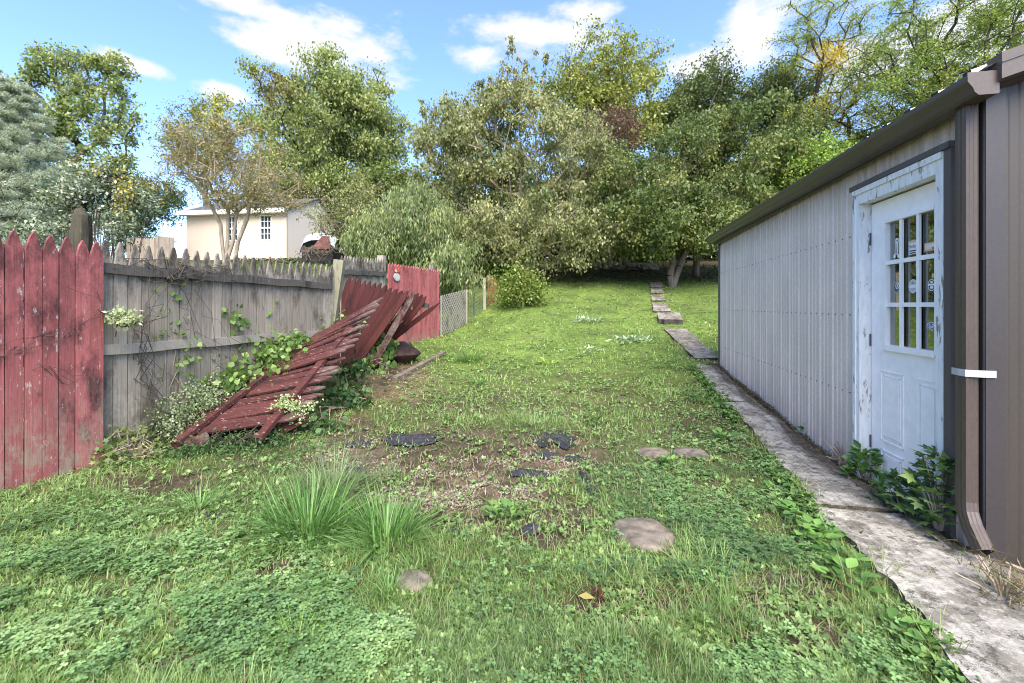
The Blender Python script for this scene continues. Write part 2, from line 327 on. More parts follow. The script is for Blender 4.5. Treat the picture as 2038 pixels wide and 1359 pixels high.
# ---------------------------------------------------------------- concrete path and stepping slabs
mc, nt, p = mat('stained_concrete')
n1 = noise(nt, 4.2, detail=12, rough=.82); n2 = noise(nt, 34, detail=8, rough=.8); n3 = noise(nt, 15, detail=10, rough=.85, loc=(5,5,5))
c = ramp(nt, n2, [(.38, (.26,.235,.195)), (.6, (.43,.405,.36))]).outputs[0]
c = mixc(nt, ramp(nt, n1, [(.47, 0.), (.55, .8)]).outputs[0], c, (.12,.105,.08))
c = mixc(nt, ramp(nt, n3, [(.525, 0.), (.565, .85)]).outputs[0], c, (.05,.042,.034))
c = mixc(nt, 1.0, c, attr(nt), 'MULTIPLY')
nt.links.new(c, p.inputs['Base Color']); p.inputs['Roughness'].default_value = .9; bump(nt, p, n2.outputs['Fac'], .5, .01); M['concrete'] = mc
def slab_strip(t0, t1, cut0=0, cut1=0):
    ts = np.arange(t0, t1+.001, .035); K = 12; mb = MB(); top = []; cs_ = []
    for t in ts:
        l = float(PATHL(t))+.10*(float(fbm(t*2.3, 1.7, 4))-.5)+.06*(float(fbm(t*9, 4.7, 14))-.5)+.02*random.random(); r = 1.80+.09*(float(fbm(t*1.9, 7.7, 5))-.5) if t > 2.75 else 1.80+(2.75-t)*.5+.15*float(fbm(t*1.9, 7.7, 5))
        row = []
        for k in range(K+1):
            d = l+(r-l)*k/K; tt = t+(cut0*(1-k/K) if t == ts[0] else 0); x, y = W(d, tt)
            row.append((x, y, float(np.interp(y, PY, PZ))+.045+float(ground(x, y)-np.interp(y, PY, PZ))*.5+.004*random.random()))
        top.append(row)
    v = [q for r in top for q in r]; n = len(v); v += [(x, y, z-.16) for x, y, z in v]; R = len(top); f = []
    for i in range(R-1):
        for k in range(K): a = i*(K+1)+k; f.append((a, a+1, a+K+2, a+K+1)); tt = ts[i]; q = float(sst(.35, 1.0, k/K+1.1*(float(fbm(tt*1.7, k*.35, 31))-.5))); cs_.append((1-.72*q, 1-.76*q, 1-.80*q))
        cs_ += [(.4,.36,.3)]*2; a = i*(K+1); f.append((a, a+K+1, n+a+K+1, n+a)); a += K; f.append((a, n+a, n+a+K+1, a+K+1))
    for i in (0, R-1):
        for k in range(K): a = i*(K+1)+k; f.append((a, n+a, n+a+1, a+1))
    mb.add(v, f); cs_ += [(.4,.36,.3)]*(len(f)-len(cs_)); mb.c = cs_; return mb
pm = slab_strip(-1.5, 3.17)
pb = slab_strip(3.21, 5.85); pm.add(pb.v, pb.f); pm.c[-len(pb.f):] = pb.c; pb = slab_strip(5.875, 8.05); pm.add(pb.v, pb.f); pm.c[-len(pb.f):] = pb.c
tag(pm.build('path', mc), kind='structure')
def slab(quad, lift, label, thick=.12):
    pts = [G(*q) for q in quad]; c = sum(pts, Vector())/4; root_z = c.z
    bm = bmesh.new(); N = 9; grid = []
    for i in range(N+1):
        row = []
        for j in range(N+1):
            a, b = i/N, j/N; q = (pts[0]*(1-a)+pts[1]*a)*(1-b)+(pts[3]*(1-a)+pts[2]*a)*b
            e = .012*math.sin(i*2.3+j*1.7+c.x*9)+random.uniform(-.008, .008)
            row.append(bm.verts.new((q.x-c.x+(e if i in (0, N) or j in (0, N) else 0), q.y-c.y+(e*2 if j in (0, N) else 0), q.z-c.z+lift+random.uniform(-.002, .002))))
        grid.append(row)
    for i in range(N):
        for j in range(N): bm.faces.new((grid[i][j], grid[i+1][j], grid[i+1][j+1], grid[i][j+1]))
    e = bmesh.ops.extrude_face_region(bm, geom=bm.faces[:]); vs = [g for g in e['geom'] if isinstance(g, bmesh.types.BMVert)]
    bmesh.ops.translate(bm, verts=vs, vec=(0, 0, -thick-lift)); bmesh.ops.recalc_face_normals(bm, faces=bm.faces)
    me = bpy.data.meshes.new('concrete_slab'); bm.to_mesh(me); bm.free()
    ca = me.color_attributes.new('Col', 'FLOAT_COLOR', 'CORNER')
    for pl_ in me.polygons:
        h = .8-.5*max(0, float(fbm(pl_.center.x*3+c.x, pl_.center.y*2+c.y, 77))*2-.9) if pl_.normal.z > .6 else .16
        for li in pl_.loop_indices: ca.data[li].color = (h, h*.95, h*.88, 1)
    o = link('concrete_slab', me, mc); o.location = c; tag(o, label, 'paving slab', 'concrete slabs leading up the lawn'); return o
slab([(1384,717),(1432,717),(1366,657),(1321,657)], .04, 'long stained concrete slab of the garden path, just past the far corner of the grey shed')
slab([(1311,645),(1360,646),(1352,631),(1308,631)], .13, 'thick raised concrete step block with a dark front edge, at the foot of the slabs climbing the lawn')
slab([(1301,623),(1336,622),(1326,606),(1298,606)], .05, 'pale concrete slab directly above the raised step block, largest of those climbing the lawn')
slab([(1297,601),(1325,600),(1321,590),(1296,590)], .05, 'concrete slab halfway up the far lawn with a dirt band across it')
slab([(1295,586),(1322,585),(1319,577),(1295,577)], .05, 'small pale concrete slab second from the trees at the top of the lawn')
slab([(1294,573),(1320,572),(1318,563),(1294,563)], .03, 'leaf-strewn brownish slab at the very top of the lawn path')
# round stepping stones
STONES = []
def round_stone(px, py, w, label, sq=.62, dark=None):
    ph_ = random.random()*9
    g = G(px, py); r = w*g.y/F/2; STONES.append((g.x, g.y, r)); m = MB(); m.lathe([(r*.97,-.07),(r,.0),(r*.985,.016),(r*.9,.024),(r*.5,.026),(r*.1,.024),(.001,.024)], n=28, sq=(1, 1))
    m.v = [(x*(1+.09*math.sin(2*math.atan2(y,x)+ph_)+.05*math.sin(5*math.atan2(y,x)+ph_*2)), y*(1+.09*math.sin(2*math.atan2(y,x)+ph_)+.05*math.sin(5*math.atan2(y,x)+ph_*2)), z+.006*math.sin(x*23+ph_)*math.cos(y*19)) for x, y, z in m.v]
    o = m.build('stepping_stone', M['stone'] if not dark else dark, smooth=True); o.location = (g.x, g.y, g.z+.004-(.014 if w < 80 else 0)); o.rotation_euler = (random.uniform(-.03,.03), random.uniform(-.03,.03), random.random()*6)
    tag(o, label, 'stepping stone', 'round stepping stones sunk in the lawn')
M['stone'] = simple('tan_stone', (.145,.118,.09), .9, var=.6, scale=12, stretch=(1,1.4,1), b=.5)
round_stone(1280, 1066, 122, 'large round tan stepping stone with a dark stripe, left of the path')
round_stone(1300, 901, 62, 'grey stepping stone half covered by weeds, right of the black fabric')
round_stone(1376, 903, 66, 'brownish stepping stone in weeds, nearest the concrete path')
round_stone(822, 1158, 70, 'small dirty stepping stone almost buried in the foreground grass')
# ---------------------------------------------------------------- grey metal shed
PX0, PT0 = 1.89, 2.73
wx, wy = W(PX0, PT0)
shed = empty('metal_shed', (wx, wy, 0), -A, label='grey ribbed metal shed with brown gutter and a peeling white door on its side', cat='shed')
LX = lambda d: d-PX0
LY = lambda t: t-PT0
def metal(name, c, rough=.45, grime=False, rib=False):
    m, nt, p = mat(name); n = noise(nt, 2.5, detail=6, stretch=(1,1,.6)); col = ramp(nt, n, [(.3, tuple(v*.9 for v in c)), (.7, tuple(v*1.07 for v in c))]).outputs[0]
    n2 = noise(nt, 60, detail=3); col = mixc(nt, 1.0, col, ramp(nt, n2, [(.35, .9), (.65, 1.08)]).outputs[0], 'MULTIPLY')
    if grime:       # dirt washed down from under the gutter and splashed up at the base
        tcn = nd(nt, 'ShaderNodeTexCoord'); sp = nd(nt, 'ShaderNodeSeparateXYZ'); nt.links.new(tcn.outputs['Object'], sp.inputs[0])
        n3 = noise(nt, 9, detail=7, rough=.7, stretch=(1,1,.15))
        for z0, z1, cc, hi in ((2.02, 2.36, (.13,.11,.095), .75), (.55, -.05, (.26,.22,.17), .7)):
            mr = nd(nt, 'ShaderNodeMapRange'); nt.links.new(sp.outputs['Z'], mr.inputs[0]); mr.inputs[1].default_value = z0; mr.inputs[2].default_value = z1
            a = nd(nt, 'ShaderNodeMath', operation='MULTIPLY'); nt.links.new(mr.outputs[0], a.inputs[0]); nt.links.new(ramp(nt, n3, [(.3, .1), (.62, hi)]).outputs[0], a.inputs[1])
            col = mixc(nt, a.outputs[0], col, cc)
    nt.links.new(col, p.inputs['Base Color']); p.inputs['Roughness'].default_value = rough; bump(nt, p, n2.outputs['Fac'], .06, .002); return m
M['siding'] = metal('light_grey_siding', (.67,.56,.49), .5, True)
M['brown'] = metal('brown_trim', (.078,.058,.048), .42); M['brownwall'] = metal('brown_siding', (.042,.033,.026), .5); M['dktrim'] = metal('dark_trim', (.085,.075,.08), .45)
M['corner'] = metal('corner_trim_metal', (.038,.031,.031), .45); M['roofm'] = metal('pale_roof_metal', (.5,.5,.5), .4); M['black'] = simple('rib_shadow_black', (.012,.012,.014), .8)
DTOP, DB = 2.045, .015; OP0, OP1 = 3.05, 3.85        # door opening along the wall
def ribbed(y0, y1, z0, z1, mt, name, face=0.0, ax='y', skipper=None):
    """trapezoid ribbed sheet; outer side towards -x (ax y) or -y (ax x)"""
    m = MB(); prof = []; y = y0; P = .229
    k0 = math.floor(y0/P); 
    cuts = [(-.06,0),(-.034,0),(-.018,-.008),(.018,-.008),(.034,0),(.06,0),(.075,-.004),(.085,-.004),(.095,0),(.13,0),(.14,-.004),(.15,-.004),(.16,0)]
    k = k0
    while k*P < y1+.1:
        for dy, dx in cuts:
            yy = k*P+dy
            if y0 <= yy <= y1: prof.append((yy, dx))
        k += 1
    prof = [(y0, 0)]+prof+[(y1, 0)]; v = []
    for yy, dx in prof:
        for z in (z0, z1): v.append((face+dx, yy, z) if ax == 'y' else (yy, face+dx, z))
    m.add(v, [(2*i, 2*i+2, 2*i+3, 2*i+1) for i in range(len(prof)-1)])
    return m
w = MB()
for a, b, z0, z1 in ((LY(3.93), LY(8.21), -.25, 2.42), (0, LY(2.975), -.25, 2.42), (LY(2.975), LY(3.93), 2.13, 2.42)):
    r = ribbed(a, b, z0, z1, None, ''); w.add(r.v, r.f)
wall = w.build('side_wall', M['siding'], shed)
sc = MB()
for z in (1.838, 1.228, .615):
    for k in range(0, 30):
        for o in (.052, .165):
            y = k*.229+o
            if (y < .22 and z < 2.1) or LY(2.97) < y < LY(3.95) or y > LY(8.2): continue
            sc.lathe([(.0055,0),(.0055,.003),(.003,.006),(.001,.006)], n=6)
            n = len(sc.v); q = sc.v[-24:]; sc.v[-24:] = [(-(c[2]), y+c[0], z+c[1]) for c in q]
o_ = sc.build('screws', M['dktrim'], wall); tag(o_, kind='stuff')
fw = ribbed(LX(1.89)+.0, 4.3, -.25, 2.45, None, '', 0, 'x'); 
fwall = fw.build('front_wall', M['brownwall'], shed)
SL = .32; RID = 2.15
gb = MB(); gb.add([(0,0,2.44),(4.3,0,2.44),(RID,0,2.44+RID*SL)], [(0,1,2)]); gb.build('front_gable', M['brownwall'], shed); gb = MB(); gb.add([(0,LY(8.21),-.25),(4.3,LY(8.21),-.25),(4.3,LY(8.21),2.44),(RID,LY(8.21),2.44+RID*SL),(0,LY(8.21),2.44)], [(0,1,2,3,4)])
gb.build('back_wall', M['brownwall'], shed); gb = MB(); gb.add([(4.3,0,-.25),(4.3,LY(8.21),-.25),(4.3,LY(8.21),2.44),(4.3,0,2.44)], [(0,1,2,3)]); gb.build('side_wall', M['brownwall'], shed)
fl = MB(); fl.col = .5; fl.b2(.05, 4.25, .05, LY(8.15), -.1, 0.0); fl.build('floor_slab', M['concrete'], shed)
ct = MB(); ct.b2(-.022, -.0185, 0, .028, -.1, 2.33); ct.b2(-.022, .062, -.024, -.0185, -.1, 2.44);
ct.build('corner_trim', M['corner'], shed); MB().b2(-.022, .05, LY(8.2)-.06, LY(8.2)+.01, -.1, 2.35).build('corner_trim', M['dktrim'], shed)
# roof, ribs, gutter
rf = MB(); x0 = LX(1.80); zE = 2.452
def roofz(x): return zE+(x-x0)*SL if x < RID else zE+(RID-x0)*SL-(x-RID)*SL
ya, yb = LY(2.60), LY(8.36)
for xa, xb in ((x0, RID), (RID, 4.45)):
    for o in (0, -.03):
        rf.add([(xa,ya,roofz(xa)+o),(xb,ya,roofz(xb)+o),(xb,yb,roofz(xb)+o),(xa,yb,roofz(xa)+o)], [(0,1,2,3)])
roof = rf.build('roof', M['roofm'], shed)
y = ya+.10
while y < yb:
    rb = MB(); bl = MB()
    pr = [(y-.035,0),(y-.02,.026),(y+.02,.026),(y+.035,0)]
    v = [(xx, yy, roofz(xx)+zz+.001) for xx in (x0-.02, RID) for yy, zz in pr]; rb.add(v, [(0,1,2,3),(4,7,6,5),(0,4,5,1),(1,5,6,2),(2,6,7,3)])
    bl.b2(x0-.024, x0-.0215, y-.036, y+.018, zE-.02, zE+.019); y += .229  # black plates stand for the dark shadows at the rib ends
    rb.build('rib', M['roofm'], roof); bl.build('rib_shadow', M['black'], roof)
rk = MB()       # rake trim box along the front gable
for xa, xb in ((LX(1.838), RID), (RID, 4.5)):
    a = Vector((xa, ya-.02, roofz(max(xa,x0))+.0)); b = Vector((xb, ya-.02, roofz(xb)))
    za, zb = roofz(xa)+.035, roofz(xb)+.035
    rk.add([(xa,ya-.03,za-.125),(xb,ya-.03,zb-.125),(xb,ya-.03,zb),(xa,ya-.03,za),(xa,ya+.02,za-.14),(xb,ya+.02,zb-.14),(xb,ya+.06,zb),(xa,ya+.06,za)], [(0,1,2,3),(4,7,6,5),(0,4,5,1),(3,2,6,7),(0,3,7,4),(1,5,6,2)])
    rk.add([(xa,ya-.036,za-.05),(xb,ya-.036,zb-.05),(xb,ya-.036,zb-.042),(xa,ya-.036,za-.042)], [(0,1,2,3)])
    rk.add([(xa,ya+.01,za-.14),(xb,ya+.01,zb-.14),(xb,.0,zb-.15),(xa,.0,za-.15)], [(0,1,2,3)])
rk.build('rake_trim', M['brown'], shed)
gt = MB(); GX0, GX1 = LX(1.72), LX(1.84); g0, g1 = ya, LY(8.42)
prof = [(GX1,.0),(GX0+.045,0),(GX0+.03,.012),(GX0+.022,.035),(GX0+.002,.065),(GX0,.075),(GX0,.10),(GX0+.012,.105),(GX0+.012,.092),(GX0+.014,.07),(GX0+.04,.035),(GX0+.05,.008),(GX1-.004,.008),(GX1-.004,.12),(GX1,.12)]
gz0, gz1 = 2.318, 2.375
n = len(prof); v = [(x, g0, gz0+z) for x, z in prof]+[(x, g1, gz1+z) for x, z in prof]
gt.add(v, [(i, (i+1) % n, n+(i+1) % n, n+i) for i in range(n)])
gut = gt.build('gutter', M['brown'], shed)
ec = MB(); cap = [(GX1+.004,-.004),(GX0+.043,-.004),(GX0+.026,.012),(GX0+.018,.035),(GX0-.003,.065),(GX0-.004,.108),(GX1+.004,.108)]
ec.prism(cap, (0, g0-.006, gz0), mp=lambda a, b, c: (a, c, b), d0=0, d1=.005); ec.build('end_cap', M['brown'], gut); ec = MB(); ec.prism(cap, (0, g1+.002, gz1), mp=lambda a, b, c: (a, c, b), d0=0, d1=.005); ec.build('end_cap', M['brown'], gut)
fs = MB(); fs.b2(GX1+.004, 0.0, g0+.05, g1-.05, 2.345, 2.352); fs.b2(GX1+.002, GX1+.010, g0, g1, 2.32, 2.445); fs.build('soffit_and_fascia', M['dktrim'], shed)
# downspout
def ribtube(m, path, wd, dp):
    ring = []
    n = 7
    for k in range(n): a = -wd/2+wd*k/(n-1); ring.append((a, -dp/2-(.004 if k % 2 else 0)))
    for k in range(5): b = -dp/2+dp*(k+.5)/5; ring.append((wd/2+(.003 if k % 2 else 0), b))
    ring += [(wd/2, dp/2), (-wd/2, dp/2)]
    for k in range(5): b = dp/2-dp*(k+.5)/5; ring.append((-wd/2-(.003 if k % 2 else 0), b))
    N = len(ring); vs = []
    for c, tilt in path:       # a along x-normal, b along y; tilt turns the ring about x
        for a, b in ring: vs.append((c[0]+a*1.0, c[1]+b*math.cos(tilt), c[2]+b*math.sin(tilt)))
    m.add(vs, [(i*N+k, i*N+(k+1) % N, (i+1)*N+(k+1) % N, (i+1)*N+k) for i in range(len(path)-1) for k in range(N)])
xd, yd = LX(1.824), LY(2.764); ds = MB()
ribtube(ds, [((xd+.0,yd,2.33),0),((xd,yd,.30),0),((xd-.004,yd-.012,.245),-.35),((xd-.012,yd-.055,.185),-.75),((xd-.02,yd-.14,.10),-.8)], .054, .074)
dsp = ds.build('downspout', M['brown'], shed); 
st = MB(); xo = xd-.031
pts = [(0.02, LY(2.90)), (xo+.02, LY(2.85)), (xo-.004, LY(2.805)), (xo-.006, LY(2.765)), (xo-.002, LY(2.722)), (xo+.03, LY(2.70)), (-.026, LY(2.685)), (.055, LY(2.70))]
pts = [(-.018, LY(2.865)), (xo-.001, LY(2.815)), (xo-.005, LY(2.765)), (xo-.001, LY(2.722)), (-.045, LY(2.705)), (-.02, -.03), (.018, -.031)]
for i in range(len(pts)-1):
    (xa, y_a), (xb, y_b) = pts[i], pts[i+1]
    st.add([(xa,y_a,.94),(xb,y_b,.94),(xb,y_b,.975),(xa,y_a,.975),(xa-.003,y_a-.002,.94),(xb-.003,y_b-.002,.94),(xb-.003,y_b-.002,.975),(xa-.003,y_a-.002,.975)], [(0,1,2,3),(4,7,6,5),(0,4,5,1),(3,2,6,7),(1,5,6,2),(0,3,7,4)])
M['white'] = simple('white_paint', (.40,.40,.41), .5, var=.06); st.build('strap', M['white'], dsp)
# door
M['dwhite'] = simple('door_paint', (.90,.86,.83), .45, var=.06, scale=14)
mpc, nt, p = mat('peeling_white_paint'); n = noise(nt, 14, detail=9, rough=.72, stretch=(1.6,1.6,.28)); n2 = noise(nt, 4, detail=3)
c = mixc(nt, ramp(nt, n, [(.575, 0.), (.595, 1.)]).outputs[0], (.80,.79,.77), (.24,.20,.16)); c = mixc(nt, ramp(nt, noise(nt, 40, detail=4, stretch=(1,1,.2)), [(.4, 0.), (.8, .5)]).outputs[0], c, (.45,.44,.44))
nt.links.new(c, p.inputs['Base Color']); p.inputs['Roughness'].default_value = .65; bump(nt, p, n.outputs['Fac'], .5, .004); M['peel'] = mpc
ft = MB(); xc = LX(1.862)      # dark J trim round the frame
ft.b2(-.03, -.005, LY(2.93), LY(2.985), -.05, 2.20); ft.b2(-.03, -.005, LY(3.935), LY(3.95), -.05, 2.20); ft.b2(-.045, -.005, LY(2.925), LY(3.96), 2.17, 2.205)
dtm = ft.build('door_surround_trim', M['dktrim'], shed)
cs = MB()
cs.b2(xc, -.0+.03, LY(2.986), LY(3.05), -.02, 2.125); cs.b2(xc, .03, LY(3.85), LY(3.934), -.02, 2.125); cs.b2(xc-.001, .03, LY(2.986), LY(3.934), 2.055, 2.168)
cs.b2(xc-.012, xc-.001, LY(2.99), LY(3.93), 2.13, 2.167); cs.b2(xc-.008, xc, LY(3.895), LY(3.932), -.02, 2.128)
frame = cs.build('door_frame', M['peel'], shed)
jb = MB(); jb.b2(.031, .12, LY(3.853), LY(3.90), -.02, 2.1); jb.b2(.031, .12, LY(3.00), LY(3.047), -.02, 2.1); jb.b2(.031, .12, LY(3.047), LY(3.853), 2.058, 2.1); jb.b2(-.02,.14,LY(3.05),LY(3.85),-.03,.012)
jb.build('jamb', M['peel'], frame)
XD = LX(1.94); dr = MB(); GA, GB_, GZ0, GZ1 = LY(3.16), LY(3.643), 1.028, 1.876; gap = .004
dr.b2(XD, XD+.04, LY(OP0)+gap, GA, .018, DTOP); dr.b2(XD, XD+.04, GB_, LY(OP1)-gap, .018, DTOP); dr.b2(XD, XD+.04, GA, GB_, GZ1, DTOP); dr.b2(XD, XD+.04, GA, GB_, .018, GZ0)
door = dr.build('door', M['dwhite'], shed)
mu = MB(); e = .03      # raised glazing frame and muntins
mu.b2(XD-.018, XD-.001, GA-.005, GB_+e, GZ1, GZ1+e); mu.b2(XD-.022, XD-.001, GA-.005, GB_+e+.01, GZ0-e-.01, GZ0); mu.b2(XD-.018, XD-.001, GB_, GB_+e, GZ0, GZ1); mu.b2(XD-.018, XD-.001, GA-e, GA, GZ0-.02, GZ1+e)
ph = (GZ1-GZ0-2*.028)/3; pw = (GB_-GA-2*.026)/3; zs = [GZ0+k*(ph+.028) for k in range(3)]; ys = [GA+k*(pw+.026) for k in range(3)]
for k in (1, 2): mu.b2(XD-.012, XD+.002, GA, GB_, zs[k]-.028, zs[k]); mu.b2(XD-.0125, XD+.001, ys[k]-.026, ys[k], GZ0, GZ1)
mu.build('glazing_bars', M['dwhite'], door)
mg, nt, p = mat('window_glass'); o = nt.nodes['Material Output']; gl = nd(nt, 'ShaderNodeBsdfGlossy', Roughness=.015); gl.inputs[0].default_value = (.92,.95,.93,1)
tr = nd(nt, 'ShaderNodeBsdfTransparent'); tr.inputs[0].default_value = (.6,.62,.58,1); ms = nd(nt, 'ShaderNodeMixShader', Fac=.26); nt.links.new(tr.outputs[0], ms.inputs[1]); nt.links.new(gl.outputs[0], ms.inputs[2]); nt.links.new(ms.outputs[0], o.inputs[0])
for r in range(3):
    for c_ in range(3): MB().b2(XD+.012, XD+.016, ys[c_]-.005, ys[c_]+pw+.005, zs[r]-.005, zs[r]+ph+.005).build('window_pane', mg, door)
def inset(ya_, yb_, za_, zb_):
    m = MB(); q = .016
    for k, (o1, h) in enumerate(((0, .001), (.03, .001))):
        a, b, c_, d_ = ya_+o1, yb_-o1, za_+o1, zb_-o1
        for (y0, y1, z0, z1) in ((a, b, c_, c_+q*.5), (a, b, d_-q*.5, d_), (a, a+q*.5, c_, d_), (b-q*.5, b, c_, d_)): m.b2(XD-.006, XD-h, y0, y1, z0, z1)
    return m
pn = MB()
for (y0, y1) in ((LY(3.13), LY(3.34)), (LY(3.47), LY(3.72))):
    for (z0, z1) in ((.34, .84), (.10, .28)):
        i_ = inset(y0, y1, z0, z1); pn.add(i_.v, i_.f); pn.b2(XD-.008, XD-.001, y0+.045, y1-.045, z0+.045, z1-.045)
pn.build('moulded_panels', M['dwhite'], door)
for z in (.25, 1.0, 1.75): hg = MB(); hg.tube([(XD-.006, LY(3.849), z), (XD-.006, LY(3.849), z+.09)], .006, 6); hg.build('hinge', M['dktrim'], door)
# stickers on the panes (inside the glass faces, towards us)
def flat(name, c): return simple(name, c, .4, var=.03)
SW, SK, SR, SB, SG = flat('sticker_white', (.75,.75,.75)), flat('sticker_black', (.03,.03,.035)), flat('sticker_orange', (.7,.38,.25)), flat('sticker_blue', (.05,.07,.35)), flat('sticker_grey', (.42,.46,.5))
XS = XD+.0115
def disc(m, y, z, ry, rz, x, n=24, a0=0, a1=2*math.pi, hole=0):
    pts = [(y+math.cos(a0+(a1-a0)*k/n)*ry, z+math.sin(a0+(a1-a0)*k/n)*rz) for k in range(n+ (0 if hole or a1-a0 > 6.2 else 1))]
    if hole:
        v = [(x, a, b) for a, b in pts]+[(x, y+(a-y)*hole, z+(b-z)*hole) for a, b in pts]; N = len(pts); m.add(v, [(i, (i+1) % N, N+(i+1) % N, N+i) for i in range(N)])
    else: m.add([(x, a, b) for a, b in pts], [tuple(range(len(pts)))])
def text(name, s, y, z, size, mt, parent, x, sy=1.0):
    cu = bpy.data.curves.new(name, 'FONT'); cu.body = s; cu.size = size; cu.align_x = 'CENTER'; cu.align_y = 'CENTER'; tmp = bpy.data.objects.new(name, cu); COL.objects.link(tmp)
    me = bpy.data.meshes.new_from_object(tmp.evaluated_get(bpy.context.evaluated_depsgraph_get())); bpy.data.objects.remove(tmp)
    # text x runs to the reader's right, which is local -y on this wall
    for v in me.vertices: co = v.co.copy(); v.co = (x, y-co.x*sy, z+co.y)
    return link(name, me, mt, parent)
cy = [ys[k]+pw/2 for k in range(3)]      # cy[2] is the leftmost column as seen
top, mid, low = zs[2], zs[1], zs[0]
m = MB(); y, z = cy[2], top+.015        # skull-topped numeral one with a scroll foot
disc(m, y-.004, z+.115, .021, .019, XS); m.add([(XS,y-.02,z+.10),(XS,y+.012,z+.10),(XS,y+.02,z+.02),(XS,y-.018,z+.02)], [(0,1,2,3)]); disc(m, y+.022, z+.012, .013, .014, XS); disc(m, y-.02, z+.010, .013, .014, XS)
s1 = m.build('sticker', SW, door); m = MB(); disc(m, y-.012, z+.116, .005, .006, XS-.0006); disc(m, y+.005, z+.116, .005, .006, XS-.0006)
m.add([(XS-.0006,y-.006,z+.095),(XS-.0006,y-.002,z+.095),(XS-.0006,y+.001,z+.025),(XS-.0006,y-.006,z+.025)], [(0,1,2,3)]); MB.add(m, [(XS-.0006,y+.006,z+.09),(XS-.0006,y+.008,z+.09),(XS-.0006,y+.012,z+.03),(XS-.0006,y+.007,z+.03)], [(0,1,2,3)]); m.build('sticker_detail', SK, door)
def rect(m, y, z, hy, hz, x): m.add([(x,y-hy,z-hz),(x,y+hy,z-hz),(x,y+hy,z+hz),(x,y-hy,z+hz)], [(0,1,2,3)])
y, z = cy[1], top+.065; m = MB(); rect(m, y, z, .043, .045, XS); m.build('sticker', SW, door); m = MB(); rect(m, y, z+.037, .040, .006, XS-.0006); m.build('sticker_detail', SR, door)
text('sticker_lettering', 'Holley', y, z+.006, .036, SK, door, XS-.0007, .86); m = MB(); rect(m, y, z-.022, .036, .004, XS-.0006); rect(m, y+.004, z-.036, .03, .004, XS-.0006); m.build('sticker_detail', SK, door)
y, z = cy[0]-.005, top+.05; m = MB(); rect(m, y, z, .068, .026, XS); m.build('sticker', SR, door); m = MB(); rect(m, y, z+.001, .060, .017, XS-.0005); m.build('sticker_detail', flat('sticker_pale', (.72,.6,.55)), door)
m = MB()
for q in range(6): rect(m, y+.035-q*.013, z+.004+(q%2)*.003, .004, .007, XS-.001)
m.build('sticker_detail', SW, door)
m = MB(); rect(m, y-.02, z-.012, .02, .005, XS-.001); m.build('sticker_detail', flat('sticker_red', (.55,.06,.06)), door)
y, z = cy[2], mid+.105; m = MB(); disc(m, y, z, .038, .040, XS); m.build('sticker', flat('sticker_slate', (.10,.11,.15)), door); m = MB(); disc(m, y-.01, z+.010, .021, .022, XS-.0006, hole=.72); disc(m, y-.01, z+.010, .006, .012, XS-.0006); disc(m, y, z, .0375, .0395, XS-.0006, hole=.93); m.build('sticker_detail', SW, door)
y, z = cy[1], mid+.105; m = MB(); disc(m, y, z, .044, .046, XS); m.build('sticker', SG, door); m = MB(); disc(m, y, z, .042, .044, XS-.0006, hole=.9); disc(m, y, z, .032, .034, XS-.0006, hole=.94); rect(m, y, z, .034, .010, XS-.0008); m.build('sticker_detail', SW, door)
m = MB(); disc(m, y, z+.022, .004, .008, XS-.001); m.build('sticker_detail', SK, door)
y, z = cy[0]-.002, mid+.105; m = MB(); disc(m, y, z, .035, .038, XS); m.build('sticker', SK, door); m = MB(); disc(m, y, z, .033, .036, XS-.0006, hole=.88); rect(m, y, z+.003, .030, .006, XS-.0007); disc(m, y, z-.014, .016, .009, XS-.0007); disc(m, y, z+.018, .014, .006, XS-.0007); m.build('sticker_detail', SW, door)
y, z = cy[0], low+.145
def fan(m, r, x): m.add([(x, y+math.cos(t)*.043*r, z-.004+math.sin(t)*.030*r) for t in [math.pi*k/12 for k in range(13)]]+[(x, y-.006, z-.004-.016*r)], [tuple(range(14))])
m = MB(); fan(m, 1, XS); m.build('sticker', SW, door); m = MB(); fan(m, .88, XS-.0006); m.build('sticker_detail', SB, door)
m = MB(); disc(m, y+.015, z+.006, .007, .010, XS-.0012, hole=.5); rect(m, y+.004, z-.004, .016, .003, XS-.0012); disc(m, y-.014, z+.006, .009, .009, XS-.0012, hole=.6); rect(m, y-.012, z-.003, .004, .006, XS-.0012); m.build('sticker_detail', SW, door)
# ---------------------------------------------------------------- fences
def board(mb, base, tip, n, w, th=.02, point=.13, tone=None):
    base = Vector(base); tip = Vector(tip); d = tip-base; L = d.length; d.normalize(); n = Vector(n); x = d.cross(n).normalized(); n = x.cross(d)
    mb.col = tone if tone is not None else random.uniform(.72, 1.18)
    h = w/2; poly = [(-h,0),(h,0),(h,L-point),(h*.80,L-point*.74),(h*.50,L-point*.34),(h*.16,L-.01),(0,L),(-h*.16,L-.01),(-h*.50,L-point*.34),(-h*.80,L-point*.74),(-h,L-point)]
    if point <= 0: poly = [(-h,0),(h,0),(h,L),(-h,L)]
    N = len(poly); vs = [base+x*a+d*b for a, b in poly]+[base+x*a+d*b+n*th for a, b in poly]
    mb.add(vs, [tuple(range(N))[::-1], tuple(range(N, 2*N))]+[(i, (i+1) % N, N+(i+1) % N, N+i) for i in range(N)]); mb.col = 1.0
